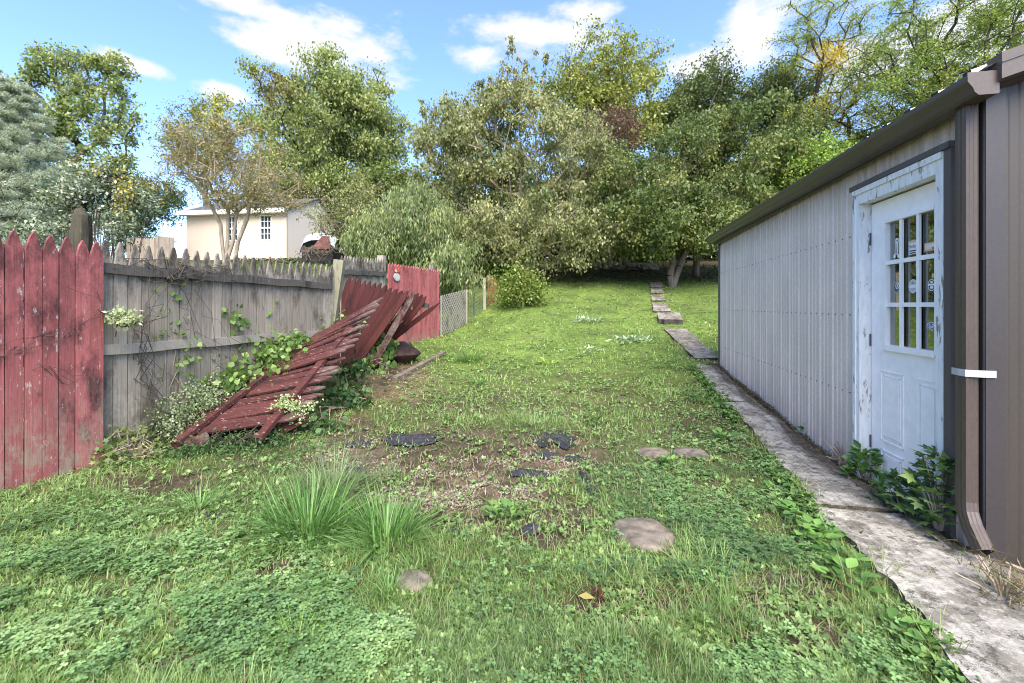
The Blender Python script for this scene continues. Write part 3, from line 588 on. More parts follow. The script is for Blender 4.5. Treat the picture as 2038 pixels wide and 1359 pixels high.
def fence(name, A, B, topA, topB, w, mt, label, group, rails=(), rail_mat=None, rail_side=-1, posts=(), gaps=(), pt=.13, leanx=0, wob=.01, sp=1.03, cat='fence'):
    """rails: (zA, zB) absolute heights; posts: (fraction, top, width, lean, material)"""
    A = Vector(A); B = Vector(B); d = B-A; L = d.length; zg = gz(*A); root = empty(name, (A.x, A.y, zg), math.atan2(d.y, d.x), label=label, cat=cat, group=group)
    m = MB(); k = int(L/(w*sp)); 
    for i in range(k):
        f = (i+.5)/k
        if i in gaps: continue
        X = f*L; P = A+d*f; z0 = gz(P.x, P.y)-zg-.03+random.uniform(0, .03); z1 = topA+(topB-topA)*f-zg+random.uniform(-wob, wob)
        jx = random.uniform(-.004, .004); board(m, (X+jx, .0+random.uniform(0,.004), z0), (X+jx+leanx*f+random.uniform(-.004,.004), 0, z1), (0, -1, 0), w*random.uniform(.95, 1.0), .02, pt)
    m.build('pickets', mt, root)
    for za, zb in rails:
        r = MB(); n = 14; y = rail_side*(.043 if rail_side < 0 else .022)
        pts = [Vector((L*j/n, y, za+(zb-za)*j/n-zg+.006*math.sin(j*1.7+za*9))) for j in range(n+1)]
        for j in range(n): r.bar(pts[j]+Vector((0 if j == 0 else -.001, 0, 0)), pts[j+1], .04, .085)
        r.build('rail', rail_mat, root)
    for fr, top, pw, ln, pmat in posts:
        r = MB(); y = -.02-(pw/2+.065 if rail_side < 0 else 0)+.0 if rail_side < 0 else .065+pw/2
        y = pw/2+.003 if rail_side < 0 else y
        P = A+d*fr; r.bar((fr*L-ln, y, gz(P.x, P.y)-zg-.1), (fr*L, y, top-zg), pw, pw, up=(0,1,0)); r.build('post', pmat, root)
    return root
M['mosspost_dark'] = wood('dark_mossy_post', (.03,.027,.02), (.085,.075,.045), (.012,.012,.01), (.17,.16,.06), .60)
FG = 'sections of the picket fence line on the left'
fence('picket_fence', (-4.35, .2), (-3.40, 3.78), 1.86, 1.83, .098, M['redwood'], 'faded red picket fence section, nearest of all, at the left foreground', FG, rails=((1.55,1.53),(.9,.9),(.3,.3)), rail_mat=M['palerail'], rail_side=1, wob=.012, sp=1.04)
fence('picket_fence', (-3.48, 3.80), (-2.70, 6.72), 1.855, 1.90, .112, M['graywood'], 'long weathered grey picket fence section with dark top rail, behind the weeds and vines', FG, rails=((1.615,1.585),(.925,.90)), rail_mat=M['grayrail'], posts=(), leanx=.12, sp=1.03, pt=.22)
f2 = bpy.data.objects['picket_fence.001']
MB().tube([(-.07,.06,-.1),(-.065,.06,.8),(-.07,.065,1.5),(-.06,.07,1.9),(-.05,.07,2.06),(-.075,.07,2.12)], [.085,.08,.075,.07,.06,.02], 9).build('post', M['mosspost_dark'], f2)
[o.data.materials.clear() or o.data.materials.append(M['palerail']) for o in f2.children if o.name == 'rail.004']
fence('picket_fence', (-2.86, 7.55), (-2.55, 9.05), 2.13, 2.23, .085, M['graywood'], 'short grey picket fence section between the leaning mossy post and the far red section', FG, rails=((1.86,1.93),), rail_mat=M['grayrail'], posts=((1.03,2.30,.13,0,M['palerail']),), sp=1.08, pt=.10)
fence('picket_fence', (-2.50, 9.15), (-1.87, 11.6), 2.16, 2.20, .115, M['redwood_far'], 'bright red picket fence section with a small round plaque, farthest of the red ones', FG, rails=((1.9,2.0),(1.0,1.1)), rail_mat=M['palerail'], rail_side=1, posts=((.95,2.33,.12,0,M['palerail']),), gaps=(), sp=1.02, pt=.05)
g = gz(-2.84, 6.85); lp = empty('fence_post', (-2.86, 6.85, g), label='leaning mossy fence post at the end of the long grey fence', cat='post')
MB().bar((0,0,-.15), (.25,.05,1.99-g), .15, .11, up=(0,1,0)).build('post', M['mosspost'], lp)
# lattice, wire fence posts beyond
def lattice(A, B, z1a, z1b, label):
    A = Vector(A); B = Vector(B); d = B-A; L = d.length; zg = gz(*A); root = empty('lattice_panel', (A.x, A.y, zg), math.atan2(d.y, d.x), label=label, cat='lattice'); H = 1.15
    m = MB()
    for s, y in ((1, 0), (-1, -.012)):
        k = -H
        while k < L+H:
            pts = []
            x0, x1 = (k, k+H*.7) if s > 0 else (k+H*.7, k)
            P, Q = Vector((x0, y, .0)), Vector((x1, y, H)); dd = Q-P
            t0, t1 = 0, 1
            for lim, sg in ((0, 1), (L, -1)):
                if abs(dd.x) > 1e-6:
                    t = (lim-P.x)/dd.x
                    if dd.x*sg > 0: t0 = max(t0, t)
                    else: t1 = min(t1, t)
            if t1-t0 > .03:
                a = P+dd*t0; b = P+dd*t1; zz = lambda q: q.z*((z1a+(z1b-z1a)*q.x/L-zg)/H)+.02+gz(A.x+d.x*q.x/L, A.y+d.y*q.x/L)*0
                a.z = zz(a)+(gz(*(A+d*(a.x/L)))-zg)*(1-a.z/H); b.z = zz(b)+(gz(*(A+d*(b.x/L)))-zg)*(1-b.z/H)
                m.bar(a, b, .035, .009, up=(0,1,0))
            k += .105
    m.build('slats', M['palerail'], root)
    for x in (.015, L-.015): fr = MB(); fr.bar((x, -.03, gz(*(A+d*(x/L)))-zg-.05), (x, -.03, (z1a if x < 1 else z1b)-zg+.03), .03, .03, up=(0,1,0)); fr.build('upright', M['palerail'], root)
a_, b_ = Vector((-1.86, 11.75)), Vector((-1.34, 13.3))
lattice(a_, b_, 1.52, 1.74, 'pale weathered lattice panel leaning past the end of the red fence')
g = gz(-1.16, 13.9); o = MB().tube([(0,0,-.1),(0,0,.82)], .018, 6).build('metal_post', simple('rusty_dark_metal', (.05,.05,.05), .6), None); o.location = (-1.16, 13.9, g); tag(o, 'thin dark metal stake between the lattice and the wooden post', 'post')
g = gz(-.87, 14.4); o = MB().bar((0,0,-.1), (0,0,1.0), .10, .09, up=(0,1,0)).build('fence_post', M['palerail'], None); o.location = (-.87, 14.4, g); tag(o, 'short grey wooden post left of the leafy bush', 'post')
wf = empty('wire_fence', (-1.3, 13.4, gz(-1.3, 13.4)), label='sagging wire mesh fence running from the lattice to the short wooden post', cat='wire fence'); m = MB()
for k in range(9):
    z = .08+k*.1; p = [Vector((-1.3,13.4,0))*(1-j/6)+Vector((-.87,14.4,0))*(j/6) for j in range(7)]
    m.tube([(q.x+1.3, q.y-13.4, gz(q.x, q.y)-gz(-1.3,13.4)+z-.01*math.sin(j)) for j, q in enumerate(p)], .0022, 3)
for j in range(12): f = j/11; x, y = -1.3+.43*f, 13.4+f; m.tube([(x+1.3,y-13.4,gz(x,y)-gz(-1.3,13.4)),(x+1.3,y-13.4,gz(x,y)-gz(-1.3,13.4)+.9)], .002, 3)
m.build('wires', simple('galvanised_wire', (.2,.2,.19), .5), wf)
M['rusttan'] = simple('dry_tan_wood', (.30,.15,.08), .9, var=.4)
tl = empty('trellis', (-.78, 14.6, gz(-.78, 14.6)), math.radians(60), label='reddish tan slatted trellis leaning into the left side of the leafy bush', cat='trellis'); m = MB()
for k in range(9): m.bar((k*.055-.02, 0, .05), (k*.055+.12, 0, 1.05-.02*k), .02, .008, up=(0,1,0)); m.bar((k*.055+.14, .01, .05), (k*.055-.04, .01, 1.0-.02*k), .02, .008, up=(0,1,0))
m.build('slats', M['rusttan'], tl)
# ---------------------------------------------------------------- fallen fence panels
def frame3(O, X, P):
    x = Vector(X).normalized(); n = x.cross(Vector(P)).normalized()
    z = n.cross(x)*-1
    z = x.cross(n)*-1 if (x.cross(n)).dot(Vector(P)) < 0 else x.cross(n)
    y = z.cross(x); return Matrix((x, y, z)).transposed(), Vector(O)
def loose(name, O, X, P, label, boards, rails, mt, rmt, group=None, w=.094, cat='fence panel', pt=.14, nsign=1):
    R, O = frame3(O, X, P); root = empty(name, O, label=label, cat=cat, group=group); root.matrix_world = Matrix.Translation(O) @ R.to_4x4(); Ri = R.inverted()
    L = lambda p: Ri@(Vector(p)-O)
    ny = Ri@Vector((0,0,1)); ny = Vector((0, nsign*(1 if ny.y > 0 else -1), 0)); m = MB()
    for b, t, *rest in boards: board(m, L(b), L(t), ny, w*(rest[0] if rest else 1), .019, rest[1] if len(rest) > 1 else pt)
    m.build('pickets', mt, root)
    for a, b in rails:
        a, b = L(a), L(b); r = MB(); n = 6
        for j in range(n): r.bar(a+(b-a)*(j/n), a+(b-a)*((j+1)/n), .085, .04, up=ny)
        r.build('rail', rmt, root)
    return root
T0, T1 = Vector((-2.31,4.20,.07)), Vector((-1.98,6.22,1.24)); B0, B1 = Vector((-2.97,4.05,.05)), Vector((-2.60,6.30,.92))
bs = []; N = 24
for i in range(N):
    s = .075+.91*i/(N-1); t = T0+(T1-T0)*s; b = B0+(B1-B0)*s; d = (t-b).normalized(); up = Vector((0,0,1))
    if i in (6, 13): continue
    lift = random.uniform(-.035, .05); tip = t+d*(.30+random.uniform(-.05,.05))+up*(lift+.03*s)+Vector((0,-.06+.10*(1-s)+random.uniform(-.05,.05),0)); ln = .14 if s < .2 else random.uniform(.30,.5)
    if i in (9, 10, 17): tip += Vector((0, random.uniform(-.06,.06), -.03))
    bs.append((b-d*ln-up*.006, tip))
n_ = (T1-T0).cross(B0-T0).normalized(); n_ = n_ if n_.z > 0 else -n_
loose('fallen_fence_panel', T0, T1-T0, T0-B0+(T1-B1), 'fallen red fence panel lying tilted in the weeds, picket tips splayed to the right', bs, [(T0-(T1-T0)*.02+n_*.04, T1+n_*.035), (B0-(B1-B0)*.01+n_*.04, B0+(B1-B0)*.97+n_*.04)], M['redwood_fallen'], M['redwood_fallen'], 'collapsed red fence pieces')
bs = []; N = 12
tl_, tr_, bl_, br_ = at(697,548,7.5), at(812,579,7.0), at(640,722,7.75), at(697,736,7.45)
for i in range(N):
    f = i/(N-1); bs.append((bl_.lerp(br_, f)+Vector((0,0,-.05)), tl_.lerp(tr_, f)+Vector((0, random.uniform(-.01,.01), random.uniform(-.02,.02)))))
loose('fallen_fence_panel', bl_, tr_-tl_, (tl_-bl_)+(tr_-br_), 'dark red fence panel of a dozen pickets leaning upright against the grey fence', bs,
      [(tl_.lerp(bl_, .16)+Vector((-.02,.05,0)), tr_.lerp(br_, .16)+Vector((.10,.05,0)))], M['redwood_dark'], M['redwood_dark'], 'collapsed red fence pieces', w=.108, nsign=-1)
c_t = [at(834,583,7.45), at(842,586,7.42), at(849,589,7.4)]; c_b = [at(742,693,7.9), at(752,700,7.88), at(760,706,7.86)]
loose('fallen_fence_panel', c_b[0], c_t[2]-c_t[0], c_t[0]-c_b[0], 'cluster of three dark red pickets leaning right, beside the long single board', [(c_b[i], c_t[i]) for i in range(3)],
      [(at(800,596,7.6), at(853,609,7.5))], M['redwood_dark'], M['grayrail'], 'collapsed red fence pieces', w=.10, nsign=-1)
def plank(a, b, w, label, mt, pt=.14, th=.02, name='loose_board'):
    a = Vector(a); b = Vector(b); d = b-a; R, O = frame3(a, d.cross(Vector((0,1,0))), d); o = MB(); board(o, (0,0,0), (0,0,d.length), (0,1,0), w, th, pt, 1.0)
    ob = o.build(name, mt, None); ob.matrix_world = Matrix.Translation(O) @ R.to_4x4(); tag(ob, label, 'board', 'loose boards of the collapsed fence')
plank(at(742,728,7.35), at(825,579,7.05), .10, 'long single reddish picket standing tilted in front of the cluster of three', M['redwood_fallen'])
plank(at(776,678,7.7), at(876,602,7.2), .08, 'narrow dark board pointing up and right across the bright red fence', M['redwood_dark'], pt=.3)
plank(at(758,690,7.9), at(810,650,7.6), .12, 'short dark board lying behind the rusty fire pit', M['redwood_dark'], 0)
plank(at(555,858,4.45), at(615,826,4.5), .09, 'short broken picket under the near end of the fallen panel', M['redwood_dark'], .05)
plank(at(350,893,4.02), at(415,868,4.2), .09, 'broken dark red board on the ground at the left end of the fallen panel', M['redwood_fallen'], 0)
plank(G(652,822), G(728,775)+Vector((0,0,.05)), .05, 'thin brown stick-like board on the straw right of the fallen panel', M['redwood_dark'], .0)
# landscape timber edging, fire pit, plaque
M['timber'] = simple('old_timber', (.16,.12,.09), .9, var=.45, scale=8, stretch=(1,1,1), b=.5)
a, b = G(786,757), G(884,704); o = MB(); n = 8
for j in range(n): p0, p1 = a.lerp(b, j/n), a.lerp(b, (j+1)/n); o.bar(p0-a+Vector((0,0,.0)), p1-a, .10, .10)
o = o.build('timber_edging', M['timber'], None); o.location = a; tag(o, 'old landscape timber lying in the grass right of the rusty fire pit', 'timber')
M['rust'] = simple('rusty_steel', (.055,.028,.02), .75, metal=.2, var=.5, scale=7, b=.3)
q = at(799, 706, 8.0); g = gz(q.x, q.y)-.03; fp = empty('fire_pit', (q.x, q.y, g), label='rusty round fire pit with a domed lid, half hidden by the leaning boards', cat='fire pit')
MB().lathe([(.10,.0),(.14,.02),(.22,.07),(.29,.14),(.325,.17),(.33,.18),(.32,.185)], n=36).build('bowl', M['rust'], fp, smooth=True)
MB().lathe([(.335,.182),(.34,.19),(.335,.2),(.27,.25),(.17,.33),(.07,.385),(.02,.4)], n=36).build('lid', M['rust'], fp, smooth=True)
m = MB()
for a in range(0, 360, 60): c, s = math.cos(math.radians(a+20)), math.sin(math.radians(a+20)); m.tube([(c*r, s*r, z+.004) for r, z in ((.335,.2),(.27,.252),(.17,.332),(.07,.388),(.02,.402))], .004, 5)
m.build('lid_ribs', simple('dull_steel', (.16,.12,.1), .5, .6), fp)
for a in (30, 150, 270): c, s = math.cos(math.radians(a)), math.sin(math.radians(a)); MB().tube([(c*.2,s*.2,.06),(c*.24,s*.24,-.06)], .012, 6).build('leg', M['rust'], fp)
fa, fb = Vector((-2.50,9.15,0)), Vector((-1.87,11.6,0)); fd = (fb-fa).normalized(); nrm_ = Vector((fd.y,-fd.x,0))
P = fa+fd*.30+nrm_*.035; pl = empty('wall_plaque', (P.x, P.y, 1.80), math.atan2(fd.y, fd.x), label='small round white plaque topped by a red bird, hung on the far red fence', cat='plaque')
def ydisc(cx, cz, rx, rz, y0, y1, n=20): m = MB(); return m.prism([(cx+math.cos(2*math.pi*k/n)*rx, cz+math.sin(2*math.pi*k/n)*rz) for k in range(n)], (0,0,0), d0=y0, d1=y1)
ydisc(0, .09, .13, .085, -.015, 0).build('round_face', M['white'], pl); ydisc(.0,.09,.10,.06,-.018,-.0155).build('face_ring', flat('plaque_cream', (.55,.52,.45)), pl)
m = ydisc(.02, .225, .10, .035, -.012, 0); w2 = ydisc(.10, .25, .03, .03, -.013, -.001); m.add(w2.v, w2.f); m.build('bird', flat('plaque_red', (.55,.09,.06)), pl); ydisc(-.05, .215, .05, .03, -.016, -.013).build('bird_wing', flat('plaque_yellow', (.7,.5,.25)), pl)
# black weed fabric pieces, gravel
M['fabric'] = simple('black_weed_fabric', (.022,.022,.028), .7, var=.4, scale=30, spec=.3)
for i, (px, py, w, h, rz, lb) in enumerate([(820,873,115,20,.1,'longest wrinkled strip of black weed fabric, folded up at the back left of the gravel'),(1110,872,75,30,-.35,'crumpled black weed fabric at the back right of the gravel'),
      (1055,942,85,20,-.1,'flat black weed fabric patch in the middle of the pale gravel'),(715,882,60,14,.1,'small black fabric scrap under weeds near the fallen panel'),(1060,1052,50,22,.4,'torn black fabric lump on bare soil in front of the gravel'),
      (905,1062,55,12,-.3,'thin black fabric scrap in grass in front of the gravel'),(1170,965,26,60,.1,'narrow black fabric edge running toward the round stone'),(700,937,50,10,0,'dark fabric sliver left of the pale gravel'),(1085,905,60,12,.2,'thin black fabric ridge between the pale gravel and the crumpled back piece'),(1140,915,40,16,-.5,'small folded fabric scrap beside the crumpled back piece'),(425,1027,55,14,.1,'dark fabric scrap in the clover left of the tall grass tuft')]):
    c = G(px, py); sx = w*c.y/F/2; sy = h*c.y/F*2.6/2*c.y/3.4; n = 26; v = []; f = []
    for a in range(n+1):
        for b in range(n+1):
            u, t = a/n*2-1, b/n*2-1; k = max(abs(u), abs(t)); r_ = math.hypot(u, t) or 1; th = math.atan2(t, u); q = k/r_*(.45+.55*float(vnoise(math.cos(th)*1.6+9, math.sin(th)*1.6+i*3.1, 2))+.45*float(vnoise(math.cos(th)*5+9, math.sin(th)*5+i*3.1, 6)))
            x, y = u*sx*q*1.1, t*sy*q; x, y = x*math.cos(rz)-y*math.sin(rz), x*math.sin(rz)+y*math.cos(rz); X_, Y_ = c.x+x, c.y+y
            rg = abs(float(fbm(X_*5+i, Y_*19, i+2))-.5)*2
            v.append((x, y, gz(X_, Y_)-c.z-.008+(.040*(1-rg)**3+.018*float(vnoise(X_*40, Y_*60, 3)))*(1-.75*k)))
    for a in range(n):
        for b in range(n): p = a*(n+1)+b; f.append((p, p+n+1, p+n+2, p+1))
    o = MB().add(v, f).build('weed_fabric', M['fabric'], None, smooth=True); o.location = c; o.data.polygons.foreach_set('use_smooth', [False]*len(o.data.polygons)); tag(o, lb, 'weed fabric', 'scraps of black weed fabric')
def rock(seed):
    r = random.Random(seed); bm = bmesh.new(); bmesh.ops.create_icosphere(bm, subdivisions=1, radius=1)
    for v in bm.verts: v.co = Vector((v.co.x*r.uniform(.7,1.2), v.co.y*r.uniform(.7,1.2), v.co.z*r.uniform(.45,.8)))
    t = ([tuple(v.co) for v in bm.verts], [tuple(v.index for v in f.verts) for f in bm.faces]); bm.free(); return t
ROCKS = [rock(i) for i in range(5)]
def sample(n, y0, y1, pw=2.0, wide=1.2):
    """points on the terrain, denser nearer"""
    u = rng.random(n); e = 1-pw; y = (y0**e+u*(y1**e-y0**e))**(1/e) if abs(e) > 1e-6 else y0*(y1/y0)**u; x = (rng.random(n)*2-1)*(y*wide+.4); return x, y
x, y = sample(90000, 2.6, 6.5, 1.5, .6); m = masks(x, y); k = (m['gravel']*sst(.42,.62,m['n2']+.15*vnoise(x*11,y*11,4)) > rng.random(len(x))*1.4)*(m['path'] < .5); x, y = x[k], y[k]
n = len(x); z = ground(x, y)+rng.random(n)*.004
cg = pal([(.09,.07,.05),(.18,.13,.09),(.31,.24,.17),(.38,.33,.26),(.17,.155,.14),(.22,.15,.10)], n, jit=.15)
M['gravelm'] = leafmat('pebbles', .8, 0.0, .3)
tag(npmesh('gravel', fill(ROCKS, np.stack([x,y,z],1), rand_dirs(n), rand_dirs(n), rng.uniform(.004,.0115,n), cg*.85), M['gravelm']), 'pale pinkish gravel spread between black fabric scraps in the middle of the lawn', 'gravel', kind='stuff')
# ---------------------------------------------------------------- neighbour's buildings
msid, nt, p = mat('cream_siding'); wv = nd(nt, 'ShaderNodeTexWave', Scale=3.2, Distortion=0.0); wv.bands_direction = 'X'
tcn = nd(nt, 'ShaderNodeTexCoord'); nt.links.new(tcn.outputs['Object'], wv.inputs['Vector']); c = mixc(nt, ramp(nt, wv, [(.86, 0.), (.97, .22)]).outputs[0], (.66,.53,.40), (.42,.33,.24)); nt.links.new(c, p.inputs['Base Color']); p.inputs['Roughness'].default_value = .7
c0 = at(570, 520, 21.0); u = Vector((-7.4, 1, 0)).normalized(); rz = math.atan2(-u.y, -u.x)     # local x towards the right end, local y away
gbz = 3.0; LEN, DEP = 5.15, 5.0
hs = empty('outbuilding', (c0.x+u.x*LEN, c0.y+u.y*LEN, gbz), rz, label='small cream sided outbuilding with a low gabled roof and two windows, beyond the grey fence', cat='outbuilding')
EV = 2.75; PK = 3.75
wl_ = MB()
WIN = [(2.18,2.72), (3.82,4.42)]; wz0, wz1 = 1.32, 2.5
xs = [0]+[q for w_ in WIN for q in w_]+[LEN]
for i in range(len(xs)-1):
    if i % 2 == 0: wl_.b2(xs[i], xs[i+1], 0, .1, -.6, EV)
    else: wl_.b2(xs[i], xs[i+1], 0, .1, -.6, wz0); wl_.b2(xs[i], xs[i+1], 0, .1, wz1, EV)
MB().b2(0, LEN, DEP-.1, DEP, -.6, EV).build('back_wall', msid, hs)
SWS = []
for X0, X1 in ((0, .1), (LEN-.1, LEN)): sw = MB(); SWS.append(sw); sw.prism([(.1,-.6),(DEP-.1,-.6),(DEP-.1,EV),(DEP/2,PK),(.1,EV)], (0,0,0), mp=lambda a, b, c: (c, a, b), d0=X0, d1=X1)
wl_.build('front_wall', msid, hs); msg, nt, p = mat('cream_siding_sunlit'); wv = nd(nt, 'ShaderNodeTexWave', Scale=3.2, Distortion=0.0); wv.bands_direction = 'Y'; tcn = nd(nt, 'ShaderNodeTexCoord'); nt.links.new(tcn.outputs['Object'], wv.inputs['Vector'])
nt.links.new(mixc(nt, ramp(nt, wv, [(.86, 0.), (.97, .2)]).outputs[0], (.84,.75,.64), (.6,.52,.45)), p.inputs['Base Color'])  # same siding made paler on the gables, sunlight put into the colour
for sw in SWS: sw.build('gable_wall', msg, hs)
M['shingle'] = simple('dark_shingles', (.10,.09,.085), .9, var=.3, scale=20); M['trimw'] = simple('white_trim', (.8,.78,.72), .5, var=.05)
r = MB(); sl = (PK-EV)/(DEP/2)
for sg in (0, 1):
    y0, y1 = (-.3, DEP/2) if not sg else (DEP+.3, DEP/2); z0 = EV-.3*sl+.06; z1 = PK+.08
    r.add([(-.2,y0,z0),(LEN+.12,y0,z0),(LEN+.12,y1,z1),(-.2,y1,z1),(-.2,y0,z0-.05),(LEN+.12,y0,z0-.05),(LEN+.12,y1,z1-.05),(-.2,y1,z1-.05)], [(0,1,2,3),(4,7,6,5),(0,4,5,1),(1,5,6,2),(3,2,6,7),(0,3,7,4)])
r.build('roof', M['shingle'], hs)
MB().b2(-.22, LEN+.1, -.34, -.302, EV-.20, EV+.0).b2(-.2, LEN+.1, -.301, -.002, EV-.2, EV-.18).build('fascia', M['trimw'], hs)
M['darkglass'] = simple('dark_window_glass', (.02,.03,.04), .08, var=.2)
for X0, X1 in WIN:
    f = MB(); t = .045; f.b2(X0, X0+t, -.03, .07, wz0, wz1); f.b2(X1-t, X1, -.03, .07, wz0, wz1); f.b2(X0+t, X1-t, -.03, .07, wz1-t, wz1); f.b2(X0+t, X1-t, -.03, .07, wz0, wz0+t); zc = (wz0+wz1)/2; f.b2(X0+t, X1-t, -.025, .05, zc-.03, zc+.03)
    for j in (1, 2): xx = X0+t+(X1-X0-2*t)*j/3; f.b2(xx-.011, xx+.011, -.015, .04, wz0+t, wz1-t)
    for zz in (wz0+(zc-wz0)*.52, zc+(wz1-zc)*.5): f.b2(X0+t, X1-t, -.014, .041, zz-.011, zz+.011)
    w_ = f.build('window', M['trimw'], hs); MB().b2(X0+.01, X1-.01, .045, .055, wz0+.01, wz1-.01).build('window_pane', M['darkglass'], w_)
for (ax_, ay_, az), (bx_, by_, bz), lb in (((252,472,21.5), (311,474,21.5), 'low tan picket fence far behind the grey fence tips'), ((311,468,21.2), (350,472,21.0), 'slightly taller tan picket fence butting the cream outbuilding')):
    A_ = at(ax_, ay_, az); B_ = at(bx_, by_, bz); d_ = B_-A_; d_.z = 0; L = d_.length; z0 = gz(A_.x, A_.y); root = empty('tan_fence', (A_.x, A_.y, z0), math.atan2(d_.y, d_.x), label=lb, cat='fence', group='tan fences beyond the yard'); m = MB(); n = int(L/.1)
    for i in range(n): board(m, (i*.1+.05, 0, -.2), (i*.1+.05, 0, A_.z+(B_.z-A_.z)*i/n-z0), (0,-1,0), .094, .02, .08)
    m.build('pickets', M['tanwood'], root); MB().b2(0, L, .003, .04, A_.z-z0-.35, A_.z-z0-.27).build('rail', M['tanwood'], root)
# tarp covered heap
c = at(640, 515, 18.5); g = gz(c.x, c.y); hp = empty('covered_pile', (c.x, c.y, 3.18), label='heap under a grey tarp with rusty sheets and sticks showing, beside the cream outbuilding', cat='pile')
m = MB(); v = []; n = 14
for a in range(n+1):
    for b in range(n+1):
        u, t = a/n, b/n; x = -.72+1.45*u; y = -.5+1.0*t; z = .78+.26*math.sin(u*3.0+.2)-.9*max(0, .10-u)*6-.35*(abs(t-.5)*2)**3+.05*float(vnoise(a*.9, b*.9, 3))-(.5*max(0,u-.3) if t < .25 else 0)*0
        v.append((x, y, z))
m.add(v, [(a*(n+1)+b, (a+1)*(n+1)+b, (a+1)*(n+1)+b+1, a*(n+1)+b+1) for a in range(n) for b in range(n)]); m.build('tarp', simple('grey_tarp', (.42,.46,.52), .5, var=.2), hp, smooth=True)
m = MB(); m.prism([(-.25,.35),(.55,.35),(.5,.85),(.25,.88),(.0,.6)], (0,-.52,0), d0=0, d1=.05); m.build('rusty_sheet', simple('pink_rust', (.25,.10,.09), .8), hp)
MB().b2(-.6, .62, -.45, .45, -.3, .42).build('crate', simple('dark_crate', (.06,.05,.045), .9), hp)
m = MB(); rr = random.Random(5)
for k in range(40): x = rr.uniform(-.6,.6); m.tube([(x, -.55-rr.random()*.15, rr.uniform(-.1,.5)), (x+rr.uniform(-.3,.3), -.55-rr.random()*.2, rr.uniform(.1,.5)), (x+rr.uniform(-.6,.6), -.5, rr.uniform(0,.45))], .008, 4)
m.build('sticks', M['palebark'], hp)
# ---------------------------------------------------------------- trees
def limbs(start, dirn, targets, trunk_top, r0, wig=.12, seg=.5, bend=.25):
    """grow limbs from the trunk to every target; returns nodes, parents and radii"""
    P = [np.array(start)]; par = [-1]; top = np.array(trunk_top); n = max(2, int(np.linalg.norm(top-P[0])/.4))
    for k in range(1, n+1): P.append(P[0]*(1-k/n)+top*k/n+rng.normal(0, wig*.25, 3)*(k < n)); par.append(k-1)
    dist = [0]*len(P); 
    for i in range(1, len(P)): dist[i] = dist[i-1]+np.linalg.norm(P[i]-P[i-1])
    order = np.argsort(np.linalg.norm(targets-top, axis=1)); ends = []
    first = n//2
    for t in targets[order]:
        A_ = np.array(P[first:]); dd = np.linalg.norm(A_-t, axis=1)+.30*np.array(dist[first:]); dd = dd+1.2*np.maximum(0, A_[:, 2]-t[2]+.1)*.5
        j = int(np.argmin(dd))+first; L = np.linalg.norm(P[j]-t); m = max(1, int(L/seg)); prev = j; b = P[j]
        for q in range(1, m+1):
            f = q/m; p = b*(1-f)+t*f+np.array([0,0,bend*L*f*(1-f)])+rng.normal(0, wig*seg, 3)*(q < m)
            P.append(p); par.append(prev); dist.append(dist[prev]+np.linalg.norm(p-P[prev])); prev = len(P)-1
        ends.append(prev)
    P = np.array(P); par = np.array(par); w = np.zeros(len(P)); w[ends] = 1
    for i in range(len(P)-1, 0, -1): w[par[i]] += w[i]
    r = r0*(np.maximum(w, .5)/w[0])**.46; return P, par, r
def tubes(P, par, r, sides=5, rmin=.004):
    """one tube piece for each link"""
    i = np.arange(1, len(P)); a = P[par[i]]; b = P[i]; ra = np.minimum(r[par[i]], r[i]*1.35+.002); ra[par[i] <= 0] = r[par[i]][par[i] <= 0]; rb = r[i]
    d = nrm(b-a); up = np.tile([.31,.17,.93], (len(i), 1)); x = nrm(np.cross(d, up)); z = np.cross(x, d); th = 2*np.pi*np.arange(sides)/sides
    ring = x[:, None]*np.cos(th)[None, :, None]+z[:, None]*np.sin(th)[None, :, None]
    v = np.concatenate([a[:, None]+ring*np.maximum(ra, rmin)[:, None, None], b[:, None]+ring*np.maximum(rb, rmin)[:, None, None]], 1)
    base = np.arange(len(i))*2*sides; k = np.arange(sides); f = np.stack([k, (k+1) % sides, sides+(k+1) % sides, sides+k], 1)
    lv = (f[None]+base[:, None, None]).reshape(-1); return v.reshape(-1, 3), lv, np.full(len(i)*sides, 4), np.ones((len(i)*sides, 3))
def in_lobes(lobes, n, shell=.35):
    """points inside ellipsoids (px, py, rx, ry, distance, depth radius)"""
    w = np.array([l[2]*l[3]*(l[6] if len(l) > 6 else 1) for l in lobes], float); w /= w.sum(); pk = rng.choice(len(lobes), n, p=w); d = rand_dirs(n); r = rng.random(n)**shell; out = np.zeros((n, 3))
    for k, l in enumerate(lobes):
        px, py, rx, ry, Y, dr = l[:6]; s = pk == k; out[s] = np.array(at(px, py, Y))+d[s]*r[s][:, None]*np.array([rx*Y/F, dr, ry*Y/F])
    return out, pk
